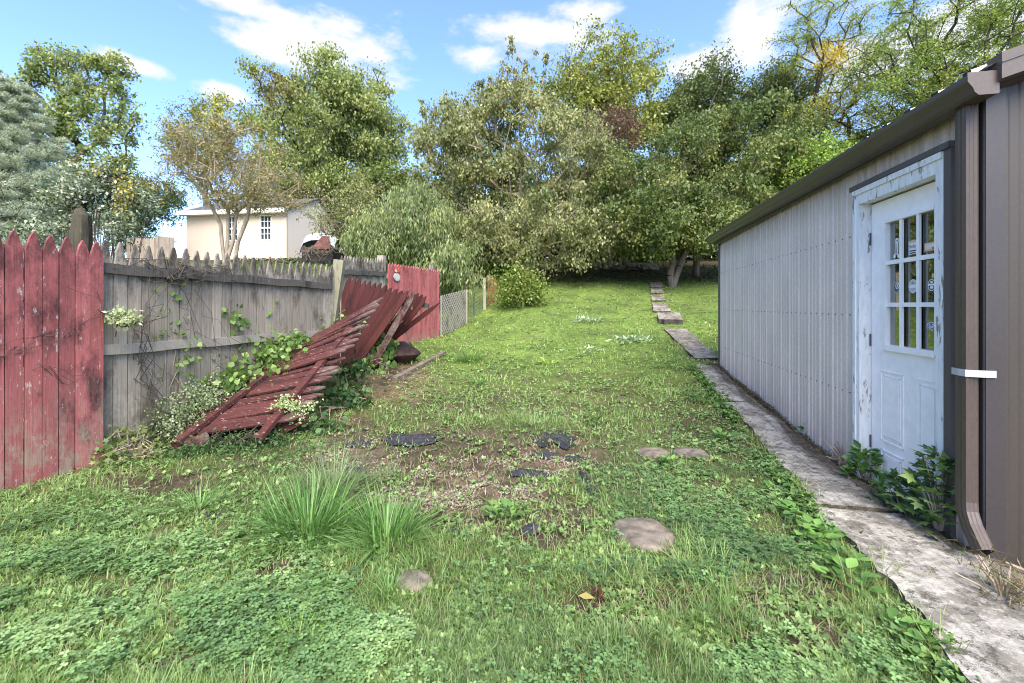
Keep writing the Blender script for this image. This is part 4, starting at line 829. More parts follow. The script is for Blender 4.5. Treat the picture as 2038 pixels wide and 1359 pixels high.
def tree(name, label, cat, base, top, lobes, nc, per, leaf, colors, r0=.15, group=None, droop=.3, spread=.45, tm=LEAF, bark='bark', tint=None, shoots=(), flat_=.75, twigs=3, jit=.16, shell=.4, conecol=None, lw=1.0, stems=1, rel=True, wig=.12):
    """base=(px, distance) on the ground; top=(px, py, distance) where the trunk breaks up"""
    bx = (base[0]-CX)/F*base[1]; b = np.array([bx, base[1], gz(bx, base[1])-.1]); C, pk = in_lobes(lobes, nc, shell)
    C[:, 2] = np.maximum(C[:, 2], ground(C[:, 0], C[:, 1])+.35)
    root = empty(name, (b[0], b[1], b[2]+.1), label=label, cat=cat, group=group)
    P = []; 
    tp = np.array(at(*top)); parts = []
    for s in range(stems):
        sel = C if stems == 1 else C[(np.argsort(np.argsort(C[:, 0]))*stems//len(C)) == s]
        if not len(sel): continue
        t2 = tp if stems == 1 else tp*.8+np.append(sel.mean(0)[:2], tp[2])*.2
        p_, pr, rr = limbs(b+(rng.normal(0, .05, 3)*[1,1,0] if stems > 1 else 0), None, sel, t2, r0/stems**.5, wig=wig, bend=.12); parts.append(tubes(p_, pr, rr, 6 if r0 > .05 else 4, rmin=.0035*base[1]/8)); P.append((p_, rr))
    for (x0, y0, x1, y1, Y) in shoots:
        a, e = np.array(at(x0, y0, Y)), np.array(at(x1, y1, Y)); m = 7; pp = np.array([a*(1-i/m)+e*i/m+rng.normal(0, .02, 3) for i in range(m+1)]); parts.append(tubes(pp, np.arange(-1, m), np.linspace(.022, .006, m+1), 4))
        n = int(np.linalg.norm(e-a)*4); f = rng.random(n); C = np.concatenate([C, a*(1-f[:, None])+e*f[:, None]]); pk = np.concatenate([pk, np.full(n, -1)])
    # twigs fanning out of the ends
    nC = len(C); K = twigs; sp = np.where(pk < 0, .22, 1.0); tw = np.repeat(C, K, 0); te = tw+rand_dirs(nC*K)*spread*1.1*np.repeat(sp, K)[:, None]*np.array([1,1,.8]); te[:, 2] -= droop*spread*.4
    if K:
        vt = np.stack([tw, te], 1).reshape(-1, 3); pr = np.full(len(vt), -1); pr[1::2] = np.arange(0, len(vt), 2); i = np.arange(1, len(vt), 2); d = nrm(vt[i]-vt[pr[i]]); xx = nrm(np.cross(d, [[.3,.2,.93]])); zz = np.cross(xx, d); rad = .0022*base[1]/10+.002
        th = 2*np.pi*np.arange(3)/3; ring = xx[:, None]*np.cos(th)[None, :, None]+zz[:, None]*np.sin(th)[None, :, None]; v = np.concatenate([vt[pr[i]][:, None]+ring*rad*1.6, vt[i][:, None]+ring*rad*.6], 1)
        k = np.arange(3); f = np.stack([k, (k+1) % 3, 3+(k+1) % 3, 3+k], 1); lv = (f[None]+(np.arange(len(i))*6)[:, None, None]).reshape(-1); parts.append((v.reshape(-1, 3), lv, np.full(len(i)*3, 4), np.ones((len(i)*3, 3))))
    npmesh('trunk', join(parts), M[bark], root, origin=(b[0], b[1], b[2]+.1), smooth=True)
    wt = np.where(pk < 0, .22, 1.0)*rng.lognormal(0, .55, nC); cs = rng.uniform(.72, 1.22, nC); N = int(per*wt.sum()); ci = rng.choice(nC, N, p=wt/wt.sum()); s_ = spread*np.where(pk[ci] < 0, .16, 1.0)[:, None]; g = rng.normal(size=(N, 3)); g = g/np.maximum(1, np.linalg.norm(g, axis=1, keepdims=True)/1.9)
    onT = rng.random(N) < .5; pos = C[ci]+g*s_*.62*np.array([1,1,flat_])
    if K: ti = ci*K+rng.integers(0, K, N); f = rng.random(N)[:, None]; pos = np.where(onT[:, None], tw[ti]*(1-f)+te[ti]*f+rng.normal(0, leaf*.6, (N, 3)), pos)
    gzv = ground(pos[:, 0], pos[:, 1]); ok = pos[:, 2] > gzv+.05; pos = pos[ok]; ci = ci[ok]; N = len(pos)
    ax = rand_dirs(N); ax[:, 2] -= droop*2; no = rand_dirs(N); no[:, 2] += .9
    cc = rng.random(nC)*.55+.0; t = np.clip(cc[ci]+rng.random(N)*.45, 0, 1); col = pal(colors, N, t, jit)*np.array([1.3,1.3,1.2])
    if tint:
        for (px, py, rx, ry, colr, amt) in tint:      # patches of the crown that have turned colour
            qx, qy = proj(pos[:, 0], pos[:, 1], pos[:, 2]); q = np.clip(1.4-np.sqrt(((qx-px)/rx)**2+((qy-py)/ry)**2), 0, 1)*amt > rng.random(N); col[q] = pal(colr, int(q.sum()), None, jit)*1.25
    sc = leaf*rng.uniform(.6, 1.25, N)*cs[ci]; npmesh('crown', fill(tm, pos, ax, no, np.stack([sc*lw, sc, sc], 1), col), M['leaf'], root, origin=(b[0], b[1], b[2]+.1)); return root
TG = 'trees around the yard'
OL = [(.04,.06,.018),(.08,.11,.028),(.13,.165,.045),(.19,.20,.06)]      # olive greens
DK = [(.018,.035,.012),(.04,.07,.02),(.075,.11,.03),(.12,.15,.045)]
YL = [(.10,.13,.03),(.19,.21,.05),(.30,.28,.07),(.36,.34,.10)]
TAN = [(.10,.08,.035),(.19,.15,.06),(.26,.21,.09),(.16,.16,.06)]
# big mulberry in the middle
tree('mulberry_tree', 'broad olive green tree in the centre with tall upright shoots and a drooping skirt', 'tree', (1050,18.5), (1045,430,18.5),
     [(1040,330,190,150,18.5,3.4),(905,330,80,130,18.5,2.6),(860,420,60,90,18,2.0,.5),(1180,370,100,130,18.6,3.0),(1010,210,70,60,18.5,1.8),(1060,455,190,62,16.8,2.4),(960,460,90,60,16.8,2.0),(1190,470,80,50,16.9,1.8),(940,240,70,50,18.3,1.5,.6),(950,505,80,30,16.6,1.4,.9),(1120,505,120,30,16.6,1.5,.8)],
     620, 150, .12, [(.075,.09,.038),(.135,.155,.062),(.21,.22,.095),(.29,.27,.14)], r0=.24, group=TG, droop=.7, spread=.44, wig=.16, bark='palebark',
     shoots=[(1035,230,1016,68,18.3),(1020,210,1035,85,18.3),(1050,220,1066,100,18.4),(1000,230,1000,120,18.2),(965,250,952,130,18.2),(975,240,975,135,18.2),(905,290,880,195,18),(915,290,905,185,18),(860,320,838,190,18),(850,340,866,200,18),(1075,200,1090,95,18.5),(935,270,925,170,18.1),(1040,200,1048,110,18.3),(1008,200,1012,90,18.2)])
tree('leafy_tree', 'yellow green broadleaf tree with dark lower boughs, directly above the top of the stepping slabs', 'tree', (1335,16.6), (1345,470,16.6),
     [(1400,370,190,120,17,3.2),(1290,410,110,95,16.6,2.6),(1480,300,130,90,18,2.6),(1370,460,150,45,15.6,2.2),(1560,340,90,70,17,2.2),(1440,430,140,60,16,2.2),(1390,290,110,70,18.5,2.4),(1260,350,60,70,17.2,2,.6)],
     520, 160, .125, [(.04,.065,.02),(.075,.11,.03),(.13,.155,.05),(.23,.215,.075)], r0=.17, group=TG, droop=.5, spread=.45, stems=2)
tree('tall_green_tree', 'tall pale yellow green tree rising behind the central tree', 'tree', (1200,30), (1200,330,30), [(1190,170,105,95,30,4),(1240,230,100,80,30,3.6),(1130,230,70,90,30,3),(1260,130,60,40,30,2.4,.6)],
     230, 130, .19, [(.10,.13,.035),(.17,.20,.05),(.25,.26,.075),(.30,.30,.1)], r0=.25, group=TG, droop=.4, spread=.9)
tree('purple_tree', 'dark purple leaved tree showing between the central tree and the right one', 'tree', (1215,22), (1215,330,22), [(1220,265,62,55,22,1.6)], 50, 110, .12, [(.06,.03,.025),(.10,.055,.04),(.15,.10,.06)], r0=.12, group=TG, spread=.6)
tree('dark_tree', 'dark green dense tree on the skyline left of the tall yellow locust', 'tree', (1440,30), (1440,330,30), [(1400,190,80,70,30,3.4),(1490,205,100,65,30,3.6),(1560,230,70,90,29,3.2),(1350,240,60,60,30,2.6),(1560,160,40,30,30,2,.5)],
     260, 140, .19, [(.03,.05,.02),(.055,.085,.03),(.09,.12,.04),(.15,.17,.06)], r0=.3, group=TG, droop=.4, spread=.85)
tree('locust_tree', 'tall airy locust tree with an orange yellow patch high in its crown', 'tree', (1655,24), (1652,300,24),
     [(1640,60,85,60,24,2.6),(1600,110,60,55,24,2,.7),(1720,80,60,55,24,2.2,.6),(1665,120,60,38,23.6,1.6,1.2),(1690,215,95,50,23.5,2.4),(1640,240,80,60,24,2.4),(1770,250,70,50,23.5,2,.8),(1660,330,90,50,23.5,2.4),(1620,0,90,40,24,2,.6)],
     230, 115, .12, [(.10,.14,.035),(.17,.22,.05),(.26,.29,.07),(.33,.32,.09)], r0=.19, group=TG, droop=.2, spread=.62, flat_=.5, tm=LONG, lw=1.6, bark='darkbark', wig=.22,
     tint=[(1665,118,60,38,[(.42,.34,.06),(.56,.40,.06),(.5,.44,.09)],1.3),(1700,215,110,50,[(.3,.28,.04),(.42,.36,.06)],.6),(1770,230,60,40,[(.42,.32,.05),(.5,.36,.06)],.6),(1620,200,50,40,[(.35,.32,.06)]*2,.5)])
tree('spreading_tree', 'tall spreading fine leaved tree in the top right corner, behind the shed', 'tree', (1880,20), (1870,250,20),
     [(1860,50,150,55,20,3),(1780,110,80,60,20,2.4),(1950,100,110,60,20,2.6),(2050,60,140,90,20,3),(1850,150,110,45,19.6,2.4),(1780,200,60,50,19.5,1.8),(1930,-40,150,60,20,3,.6),(1890,210,80,50,19.5,2)],
     330, 130, .115, [(.07,.12,.03),(.12,.18,.04),(.21,.26,.06),(.32,.33,.09)], r0=.22, group=TG, droop=.1, spread=.62, flat_=.38, tm=LONG, lw=1.7, bark='darkbark', wig=.22)
tree('young_tree', 'bright green young tree just above the middle of the shed gutter', 'tree', (1600,15.5), (1605,420,15.5), [(1600,340,60,60,15.5,1.2),(1640,300,50,40,15.5,1.1,.7)], 40, 120, .12, [(.10,.18,.03),(.17,.26,.05),(.27,.33,.07)], r0=.05, group=TG, spread=.4)
# left side
tree('large_maple', 'large round yellow green tree rising behind the cream outbuilding', 'tree', (650,31), (655,390,31),
     [(655,270,125,95,30,5),(545,165,36,46,31,2.6,1.2),(585,230,60,60,31,4),(665,165,55,40,30,3.4),(735,170,36,42,30,2.4),(765,275,48,60,30,3),(705,375,75,50,30,3.4),(595,345,75,55,30,4),(505,250,22,36,31,2),(640,390,90,30,30,3.6),(700,215,70,50,29,3),(790,245,20,18,30,1,.5)],
     520, 150, .18, [(.085,.12,.04),(.15,.19,.06),(.22,.255,.09),(.31,.32,.13)], r0=.38, group=TG, droop=.7, spread=.78, bark='darkbark', tint=[(545,170,50,50,[(.06,.07,.025),(.12,.11,.03),(.2,.15,.04)],.8)])
tree('yellow_top_tree', 'narrow tree with a bright yellow patch on its crown, behind the small bare stemmed tree', 'tree', (405,24), (410,350,24), [(385,225,38,32,24,1.2),(430,225,35,38,24,1.2),(400,280,55,50,24,1.8)], 80, 120, .12, [(.08,.11,.03),(.14,.17,.04),(.24,.22,.06)], r0=.12, group=TG, spread=.5,
     tint=[(432,225,34,36,[(.35,.34,.03),(.5,.45,.05)],.9)])
tree('small_ornamental_tree', 'small multi stemmed tree with sparse tan leaves, in front of the cream outbuilding', 'tree', (455,13.6), (458,480,13.6),
     [(450,395,110,22,13.3,1.0,.6),(450,330,125,70,13.6,1.9),(400,300,70,50,13.6,1.4),(520,370,75,45,13.4,1.4),(360,330,50,35,13.4,1.0,.5),(460,270,60,35,13.6,1.2,.8),(560,390,45,25,13.4,.8,.6),(480,400,90,25,13.4,1.2,.5)],
     250, 72, .066, [(.12,.12,.055),(.19,.175,.08),(.25,.20,.10),(.16,.18,.065)], r0=.11, group=TG, droop=.2, spread=.36, bark='palebark', stems=4, wig=.2)
tree('maple_tree', 'tall airy green tree with ragged branch tips behind the blue spruce', 'tree', (150,17), (155,360,17),
     [(208,152,16,58,17,.6),(246,160,14,56,17,.6),(172,180,18,60,17,.7),(98,125,16,52,17,.7),(120,130,12,46,17,.6),(62,135,16,46,17,.7),(150,140,12,50,17,.6),(135,220,20,60,17,.9),(205,255,45,38,17,1.3),(255,225,26,20,17,.7),(275,250,20,9,17,.4,.7),(110,260,45,50,17,1.4),(15,190,35,60,17,1.4),(150,330,55,40,17,1.5),(230,310,28,25,17,1),(292,240,13,8,17,.3,.6),(240,350,30,20,17,.8),(228,130,7,25,17,.3,.5),(190,118,7,25,17,.3,.5),(80,105,8,22,17,.3,.5)],
     300, 52, .13, [(.08,.12,.045),(.145,.19,.07),(.22,.26,.10),(.32,.33,.15)], r0=.17, group=TG, droop=.3, spread=.30, shell=.5, wig=.18)
tree('hedge_tree', 'rounded dark green shrubby tree left of the cream outbuilding', 'tree', (270,25), (272,440,25), [(290,420,65,70,25,2),(240,440,60,50,25,1.8),(300,370,45,45,25,1.6)], 110, 150, .12, [(.03,.07,.015),(.07,.13,.03),(.12,.18,.04)], r0=.12, group=TG, spread=.6, tint=[(300,370,60,40,[(.2,.15,.05),(.25,.2,.07)],.6)])
tree('peach_tree', 'pale green weeping tree with long narrow leaves, behind the far red fence', 'tree', (830,15.2), (828,470,15.2),
     [(820,455,95,62,15,1.9),(775,490,65,42,14.6,1.5),(890,515,60,40,14.4,1.3),(835,405,42,36,15,1.2),(735,480,35,38,14.8,1,.6),(925,545,30,20,14.2,.7,.5)],
     230, 130, .15, [(.07,.105,.04),(.125,.165,.065),(.19,.225,.10),(.26,.27,.12)], r0=.09, group=TG, droop=1.1, spread=.42, tm=LONG, lw=1.15, tint=[(840,560,40,30,[(.4,.3,.04)]*2,.15)])
tree('sparse_tree', 'thin sparse leaved sapling in front of the cream gable wall', 'tree', (690,16.8), (685,470,16.8), [(680,430,60,45,16.8,1.2),(650,410,50,40,16.8,.9,.6),(730,400,50,50,16.8,1.2)], 90, 50, .085, [(.12,.15,.06),(.2,.22,.09),(.26,.24,.1)], r0=.045, group=TG, spread=.4, droop=.5)
# dense shrubs filling the skyline behind
for i, (px, py, rx, ry, Y, lb, cl) in enumerate([(790,400,70,70,27,'dull olive shrubby tree in the gap right of the large round tree',OL),(905,440,80,80,25,'olive tree mass behind the weeping peach',OL),(1100,420,150,95,26,'dark tree mass behind the lower boughs of the central tree',DK),
      (1290,440,130,95,25,'dark green tree behind the slabs at the top of the lawn',DK),(1500,420,160,110,25,'dark tree directly behind the far end of the shed roof',DK),(1720,380,140,110,24,'green tree hidden behind the shed roof, right of the locust trunk',OL),
      (40,410,80,45,19,'grey green tree between the blue spruce and the ragged maple',OL),(1960,260,200,130,23,'green tree farthest right behind the shed',OL),(-250,350,220,150,20,'dark tree off to the far left beyond the red fence',DK)]):
    tree('background_tree', lb, 'tree', (px, Y), (px, py+ry*.4, Y), [(px,py,rx,ry,Y,2.8)], 130, 110, .2, cl, r0=.2, group='trees massed along the back of the yard', spread=.95, droop=.4, twigs=1)
# slender trunks in the shade
for px, w, Y, lb in ((1203,.13,20.5,'slim brown trunk in the shade, left of the pair under the trees'),(1240,.20,21,'darker thicker trunk in the shade, right of the slim brown one'),(985,.14,19,'leaning trunk in the shade left of the central trunk'),(1385,.12,18.5,'thin trunk right of the tree above the slabs')):
    x = (px-CX)/F*Y; g = gz(x, Y); root = empty('tree', (x, Y, g), label=lb, cat='tree', group='bare trunks under the canopy'); MB().tube([(0,0,-.2),(.03,0,.8),(-.05,.1,2),(.08,.2,4.2)], [w*1.2, w, w*.85, w*.6], 8).build('trunk', M['bark'], root, smooth=True)
    n = 2500; p = rng.normal(0, .55, (n, 3))+[.05,.2,4.3]; npmesh('crown', fill(LEAF, p, rand_dirs(n), rand_dirs(n), rng.uniform(.1,.16,n), pal(DK, n)), M['leaf'], root)
# blue spruce
def spruce(px, Y, ztop, R, label):
    x = (px-CX)/F*Y; g = gz(x, Y); root = empty('blue_spruce', (x, Y, g), label=label, cat='spruce tree'); H = ztop-g
    MB().tube([(0,0,-.1),(0,0,H*.6),(0,0,H)], [.17,.1,.01], 8).build('trunk', M['bark'], root, smooth=True)
    D = []; NB = 190
    parts = MB(); pos = []; ax = []
    for k in range(NB):
        h = H*(.03+.95*(k/NB)); L = R*(1-h/H)**.8*random.uniform(.72, 1.15)+.14; a = k*2.39996; d = np.array([math.cos(a), math.sin(a), 0]); m = 6
        pts = [d*L*j/m+np.array([0,0,h-.18*L*math.sin(j/m*2.2)+.10*L*(j/m)**2]) for j in range(m+1)]; parts.tube(pts, [.022*(1-j/(m+1)) for j in range(m+1)], 4, False)
        side = np.array([-d[1], d[0], 0])
        for j in range(1, 17):
            f = j/16; p = np.array(pts[0])*(1-f)+np.array(pts[m])*f; p[2] = np.interp(f, np.linspace(0,1,m+1), [q[2] for q in pts])
            for s in (-1, 1):
                dd = d*.75+side*s*random.uniform(.5,1)+np.array([0,0,random.uniform(-.25,.35)]); l = (.34*(1-f*.6)*min(1, L))+.06
                for q in range(4): pos.append(p+dd*l*(q+random.random())/4); ax.append(dd)
    parts.build('branches', M['bark'], root)
    pos = np.array(pos); ax = nrm(np.array(ax)); K = 13; N = len(pos)*K; pp = np.repeat(pos, K, 0)+rng.normal(0,.02,(N,3)); aa = nrm(np.repeat(ax, K, 0)*.7+rand_dirs(N)*.8+[0,0,.25])
    NEED = [([(-.5,0,0),(.5,0,0),(0,1,0)], [(0,1,2)])]; t = np.repeat(rng.random(len(pos)), K)*.6+rng.random(N)*.4
    c = pal([(.16,.20,.15),(.30,.35,.27),(.45,.49,.39),(.55,.57,.46)], N, t, .12); L = rng.uniform(.035,.06,N); npmesh('needles', fill(NEED, pp, aa, rand_dirs(N), np.stack([np.full(N,.011), L, L],1), c), M['leaf'], root)
spruce(15, 8.8, 5.75, 1.95, 'blue green spruce with dense needles behind the left end of the red fence')
# ---------------------------------------------------------------- shrubs, vines and weeds as single plants
def bush(name, label, c, r, n, leaf, colors, cat='bush', group=None, tm=LEAF, stems=14, droop=.3, lw=1, bark='palebark', clumps=None, jit=.15, hollow=.4, lean=(0,0)):
    """c = foot on the ground; r = half sizes"""
    root = empty(name, c, label=label, cat=cat, group=group); K = clumps or max(8, n//60); d = rand_dirs(K); cl = d*(rng.random(K)**hollow)[:, None]*np.array(r)*.85+np.array([lean[0], lean[1], r[2]]); cl[:, 2] = np.maximum(cl[:, 2], .04)
    st = MB()
    for k in range(min(stems, K)): e = cl[k]; st.tube([(e[0]*.1,e[1]*.1,-.03),(e[0]*.5,e[1]*.5,e[2]*.65),tuple(e)], [.008+.006*max(r), .005+.003*max(r), .002], 5)
    if stems: st.build('stems', M[bark], root)
    ci = rng.integers(0, K, n); s = min(r)*.38; pos = cl[ci]+rng.normal(0, s, (n, 3)); w = ground(pos[:, 0]+c[0], pos[:, 1]+c[1])-c[2]; pos[:, 2] = np.maximum(pos[:, 2], w+.01)
    ax = rand_dirs(n); ax[:, 2] -= droop; no = rand_dirs(n); no[:, 2] += 1.1; sc = leaf*rng.uniform(.6,1.25,n); t = rng.random(K)[ci]*.5+rng.random(n)*.5
    npmesh('foliage', fill(tm, pos, ax, no, np.stack([sc*lw, sc, sc],1), pal(colors, n, t, jit)), M['leaf'], root); return root
VAR = [(.06,.12,.04),(.16,.22,.10),(.42,.47,.30),(.62,.64,.48),(.30,.36,.20)]
c = G(1035, 610); bush('leafy_bush', 'yellow green leafy bush at the left edge of the far lawn', c, (.80,.55,.55), 3600, .10, [(.06,.11,.02),(.13,.19,.035),(.24,.29,.07),(.33,.33,.09)], clumps=48, hollow=.25, droop=.5)
c = G(1000, 585); bush('leafy_bush', 'taller bright green shrub behind the yellow green bush, under the central tree', c+Vector((-.3,1.2,0)), (.7,.5,.75), 3500, .10, [(.06,.12,.02),(.13,.22,.04),(.24,.33,.07)], clumps=60)
# vine covered top of the grey post behind the red fence
def cloud(name, label, lobes, n, leaf, colors, cat, tm=LEAF, droop=.2, lw=1, stemmat='darkbark', group=None, tint=None, foot=None, tangle=30, clump=90, spread=.10):
    P0, _ = in_lobes(lobes, clump, .6); foot = Vector(foot) if foot is not None else Vector((float(P0[:,0].mean()), float(P0[:,1].mean()), gz(float(P0[:,0].mean()), float(P0[:,1].mean()))))
    root = empty(name, foot, label=label, cat=cat, group=group); st = MB()
    for k in range(tangle):
        e = Vector(P0[k % len(P0)])-foot; s = Vector((random.uniform(-.08,.08), random.uniform(-.05,.05), 0)); mid_ = s.lerp(e, .5)+Vector((random.uniform(-.15,.15), random.uniform(-.08,.08), random.uniform(0,.15))); st.tube([s, s.lerp(mid_,.5), mid_, mid_.lerp(e,.6), e], [.007,.006,.005,.004,.002], 4)
    st.build('stems', M[stemmat], root)
    ci = rng.integers(0, len(P0), n); pos = P0[ci]+rng.normal(0, spread, (n, 3)); t = rng.random(len(P0))[ci]*.45+rng.random(n)*.55; col = pal(colors, n, t, .15)
    pos[:, 2] = np.maximum(pos[:, 2], ground(pos[:, 0], pos[:, 1])+.01)
    if tint:
        for (px, py, rx, ry, colr, amt) in tint: qx, qy = proj(pos[:,0], pos[:,1], pos[:,2]); q = (np.clip(1.4-np.sqrt(((qx-px)/rx)**2+((qy-py)/ry)**2), 0, 1)*amt > rng.random(n)); col[q] = pal(colr, int(q.sum()), None, .15)  # patches of another leaf colour
    ax = rand_dirs(n); ax[:,2] -= droop; no = rand_dirs(n); no[:,2] += .8; no[:,1] -= .5; sc = leaf*rng.uniform(.6,1.25,n)
    npmesh('foliage', fill(tm, pos, ax, no, np.stack([sc*lw,sc,sc],1), col), M['leaf'], root, origin=foot); return root
pf = Vector((-3.62, 3.98, gz(-3.62, 3.98)))
cloud('climbing_vine', 'thick mound of cream edged vine over the dark post behind the red fence', [(200,365,55,38,4.3,.3),(135,395,40,35,4.3,.25),(250,395,45,32,4.3,.25),(240,455,20,32,4.1,.1,.8),(145,445,45,18,4.3,.15,.8),(60,455,50,8,4.2,.12,.3),(290,385,12,18,4.3,.08,.4)], 7000, .034, [(.035,.06,.025),(.10,.14,.07),(.36,.40,.28),(.66,.68,.56)], 'vine', lw=1.0, foot=pf, tangle=60, clump=190, spread=.05,
      tint=[(225,345,30,30,[(.02,.02,.02),(.05,.05,.03)],.8),(245,385,22,45,[(.5,.36,.04),(.3,.28,.05)],.5),(200,335,40,10,[(.5,.4,.05)]*2,.3),(185,400,40,30,[(.02,.03,.02)]*2,.6)])
cloud('variegated_shrub', 'small round clump of white edged leaves hanging where the red and grey fences meet', [(250,633,36,17,3.8,.1)], 420, .038, [(.14,.2,.06),(.4,.46,.25),(.6,.62,.42)], 'vine', tangle=6, clump=26, spread=.02, foot=Vector((-3.28,3.86,1.12)), group='white edged creeper patches', lw=1.15)
cloud('variegated_shrub', 'low mat of white edged creeper at the foot of the grey fence', [(330,840,90,36,4.35,.35),(400,800,70,40,4.6,.35),(450,770,50,26,4.9,.25,.7),(260,850,60,30,4.2,.3,.7)], 7500, .026, [(.06,.11,.035),(.16,.23,.09),(.34,.40,.23),(.52,.55,.38)], 'creeper', tangle=30, clump=140, spread=.05, group='white edged creeper patches', lw=1.1)
cloud('variegated_shrub', 'bright white edged creeper sprig lying on the near end of the fallen panel', [(590,808,50,16,4.5,.12),(560,800,30,10,4.5,.08,.5),(600,830,22,12,4.45,.08,.5)], 800, .028, [(.16,.26,.07),(.40,.48,.22),(.6,.64,.42)], 'creeper', tangle=8, clump=40, spread=.025, foot=Vector((-2.1,4.55,gz(-2.1,4.55))), group='white edged creeper patches', lw=1.1)
POKE = [(.06,.12,.03),(.12,.21,.05),(.20,.31,.08),(.30,.40,.13)]
for lb, lobes, n, lf in (('tall pokeweed with bright green leaves against the middle of the grey fence', [(480,650,40,35,5.5,.2),(530,610,16,22,5.6,.12,.35),(450,700,60,38,5.3,.3),(500,600,10,16,5.6,.06,.2)], 560, .085),
      ('bushy green weed mass in front of the grey fence, above the fallen panel', [(420,730,60,35,5.1,.3),(520,700,70,30,5.5,.3),(350,700,50,40,4.9,.2,.7),(560,740,50,25,5.3,.25,.7),(590,690,40,25,5.8,.2,.6),(460,760,50,25,5.0,.25),(400,690,45,25,5.0,.15,.5),(440,640,50,30,5.1,.1,.35),(330,600,30,40,4.5,.06,.25)], 3000, .068),
      ('fern-like green weed beside the dark leaning panel', [(640,650,50,35,6.7,.25),(700,640,35,15,6.6,.2,.6),(600,690,50,30,6.3,.3)], 700, .08),
      ('green vine hanging down the left part of the grey fence', [(310,640,25,80,4.35,.05),(340,700,40,60,4.5,.08),(285,790,30,50,4.3,.1),(370,760,30,40,4.6,.1,.6)], 420, .055),
      ('leafy weeds tangled through the boards beside the rusty fire pit', [(800,640,30,25,7.6,.2),(770,690,30,25,7.5,.2),(735,730,40,16,7.2,.25),(812,620,15,12,7.7,.1,.5)], 260, .11),
      ('dark green weeds in the shade under the tips of the fallen panel', [(690,790,55,30,5.4,.3),(640,850,50,22,4.7,.25),(700,740,30,25,6.2,.2)], 520, .07)):
    cloud('green_weed', lb, lobes, n, lf, POKE if 'dark' not in lb[:5] else [(.02,.06,.02),(.05,.11,.03),(.1,.18,.05)], 'weed', tm=BIG, droop=.6, tangle=14, clump=max(16, n//14), spread=.07, group='broad leaved weeds along the fence', stemmat='palebark', lw=1.1)
cloud('low_weed', 'ragged low weeds with yellowish leaves at the near end of the grey fence', [(250,870,45,30,3.95,.2),(300,910,60,20,3.9,.2),(230,905,30,20,3.75,.15)], 700, .045, [(.05,.10,.025),(.12,.19,.05),(.22,.25,.08),(.2,.16,.09)], 'weed', tangle=40, clump=60, spread=.05, stemmat='palebark', tm=MAPLE)
cloud('dark_undergrowth', 'dark leafy undergrowth beneath the near end of the fallen panel', [(450,890,90,20,4.2,.3),(540,880,60,16,4.25,.3),(380,900,60,14,4.05,.2)], 3000, .035, [(.02,.05,.015),(.05,.10,.03),(.10,.17,.05)], 'weed', tangle=25, clump=120, spread=.05)
cloud('orange_flower_vine', 'thin vine with tiny orange flowers on the top rail of the grey fence', [(390,545,30,10,4.8,.03),(330,525,50,12,4.6,.03,.5)], 60, .035, [(.1,.2,.03),(.2,.3,.05),(.6,.3,.03)], 'vine', tangle=24, clump=24, spread=.03, foot=Vector((-3.28,4.35,1.55)))
# dry brown vines on the fences
def dryvine(name, label, pts, k, mt='darkbark', spread=.05, r=.003):
    m = MB(); b = pts[0]
    for j in range(k):
        q = []; off = Vector((random.gauss(0,spread), 0, random.gauss(0,spread)))
        for p in pts: off = off*.7+Vector((random.gauss(0,spread), random.gauss(0,.006), random.gauss(0,spread))); q.append(Vector(p)+off-Vector(b))
        a = random.randint(0, max(0, len(q)-4)); m.tube(q[a:a+random.randint(4, len(q))], r*random.uniform(.5,1.2), 4, False)
    o = m.build(name, M[mt], None); o.location = b; tag(o, label, 'vine', 'dry vines clinging to the fences')
def fpt(f, z, off=.03): return Vector((-3.48+.78*f+.97*off, 3.80+2.92*f-.25*off, z))
dryvine('dry_vine', 'bare brown vine trailing along the top rail of the grey fence', [fpt(f, 1.62+.05*math.sin(f*20), .075) for f in np.linspace(.02,.45,14)], 16)
dryvine('dry_vine', 'bare dark vine hanging down the left part of the grey fence', [fpt(.12+.03*math.sin(z*5), z, .035) for z in np.linspace(1.6,.1,14)], 26, spread=.09)
dryvine('dry_vine', 'bare dark vine climbing the grey fence behind the green weeds', [fpt(.28+.1*math.sin(z*3), z, .035) for z in np.linspace(1.5,.4,10)], 14, spread=.12, r=.002)
def rpt(f, z): return Vector((-4.35+.95*f+.024+.01, .2+3.58*f-.006, z))
dryvine('dry_vine', 'withered dark vine looping over the near red fence', [rpt(.88+.11*math.sin(k*.35), 1.55-.055*k) for k in range(16)], 7, spread=.03, r=.002)
dryvine('dry_vine', 'thin withered vine low on the near red fence', [rpt(.80+.012*k, .95-.02*k+.05*math.sin(k)) for k in range(14)], 5, spread=.02, r=.002)
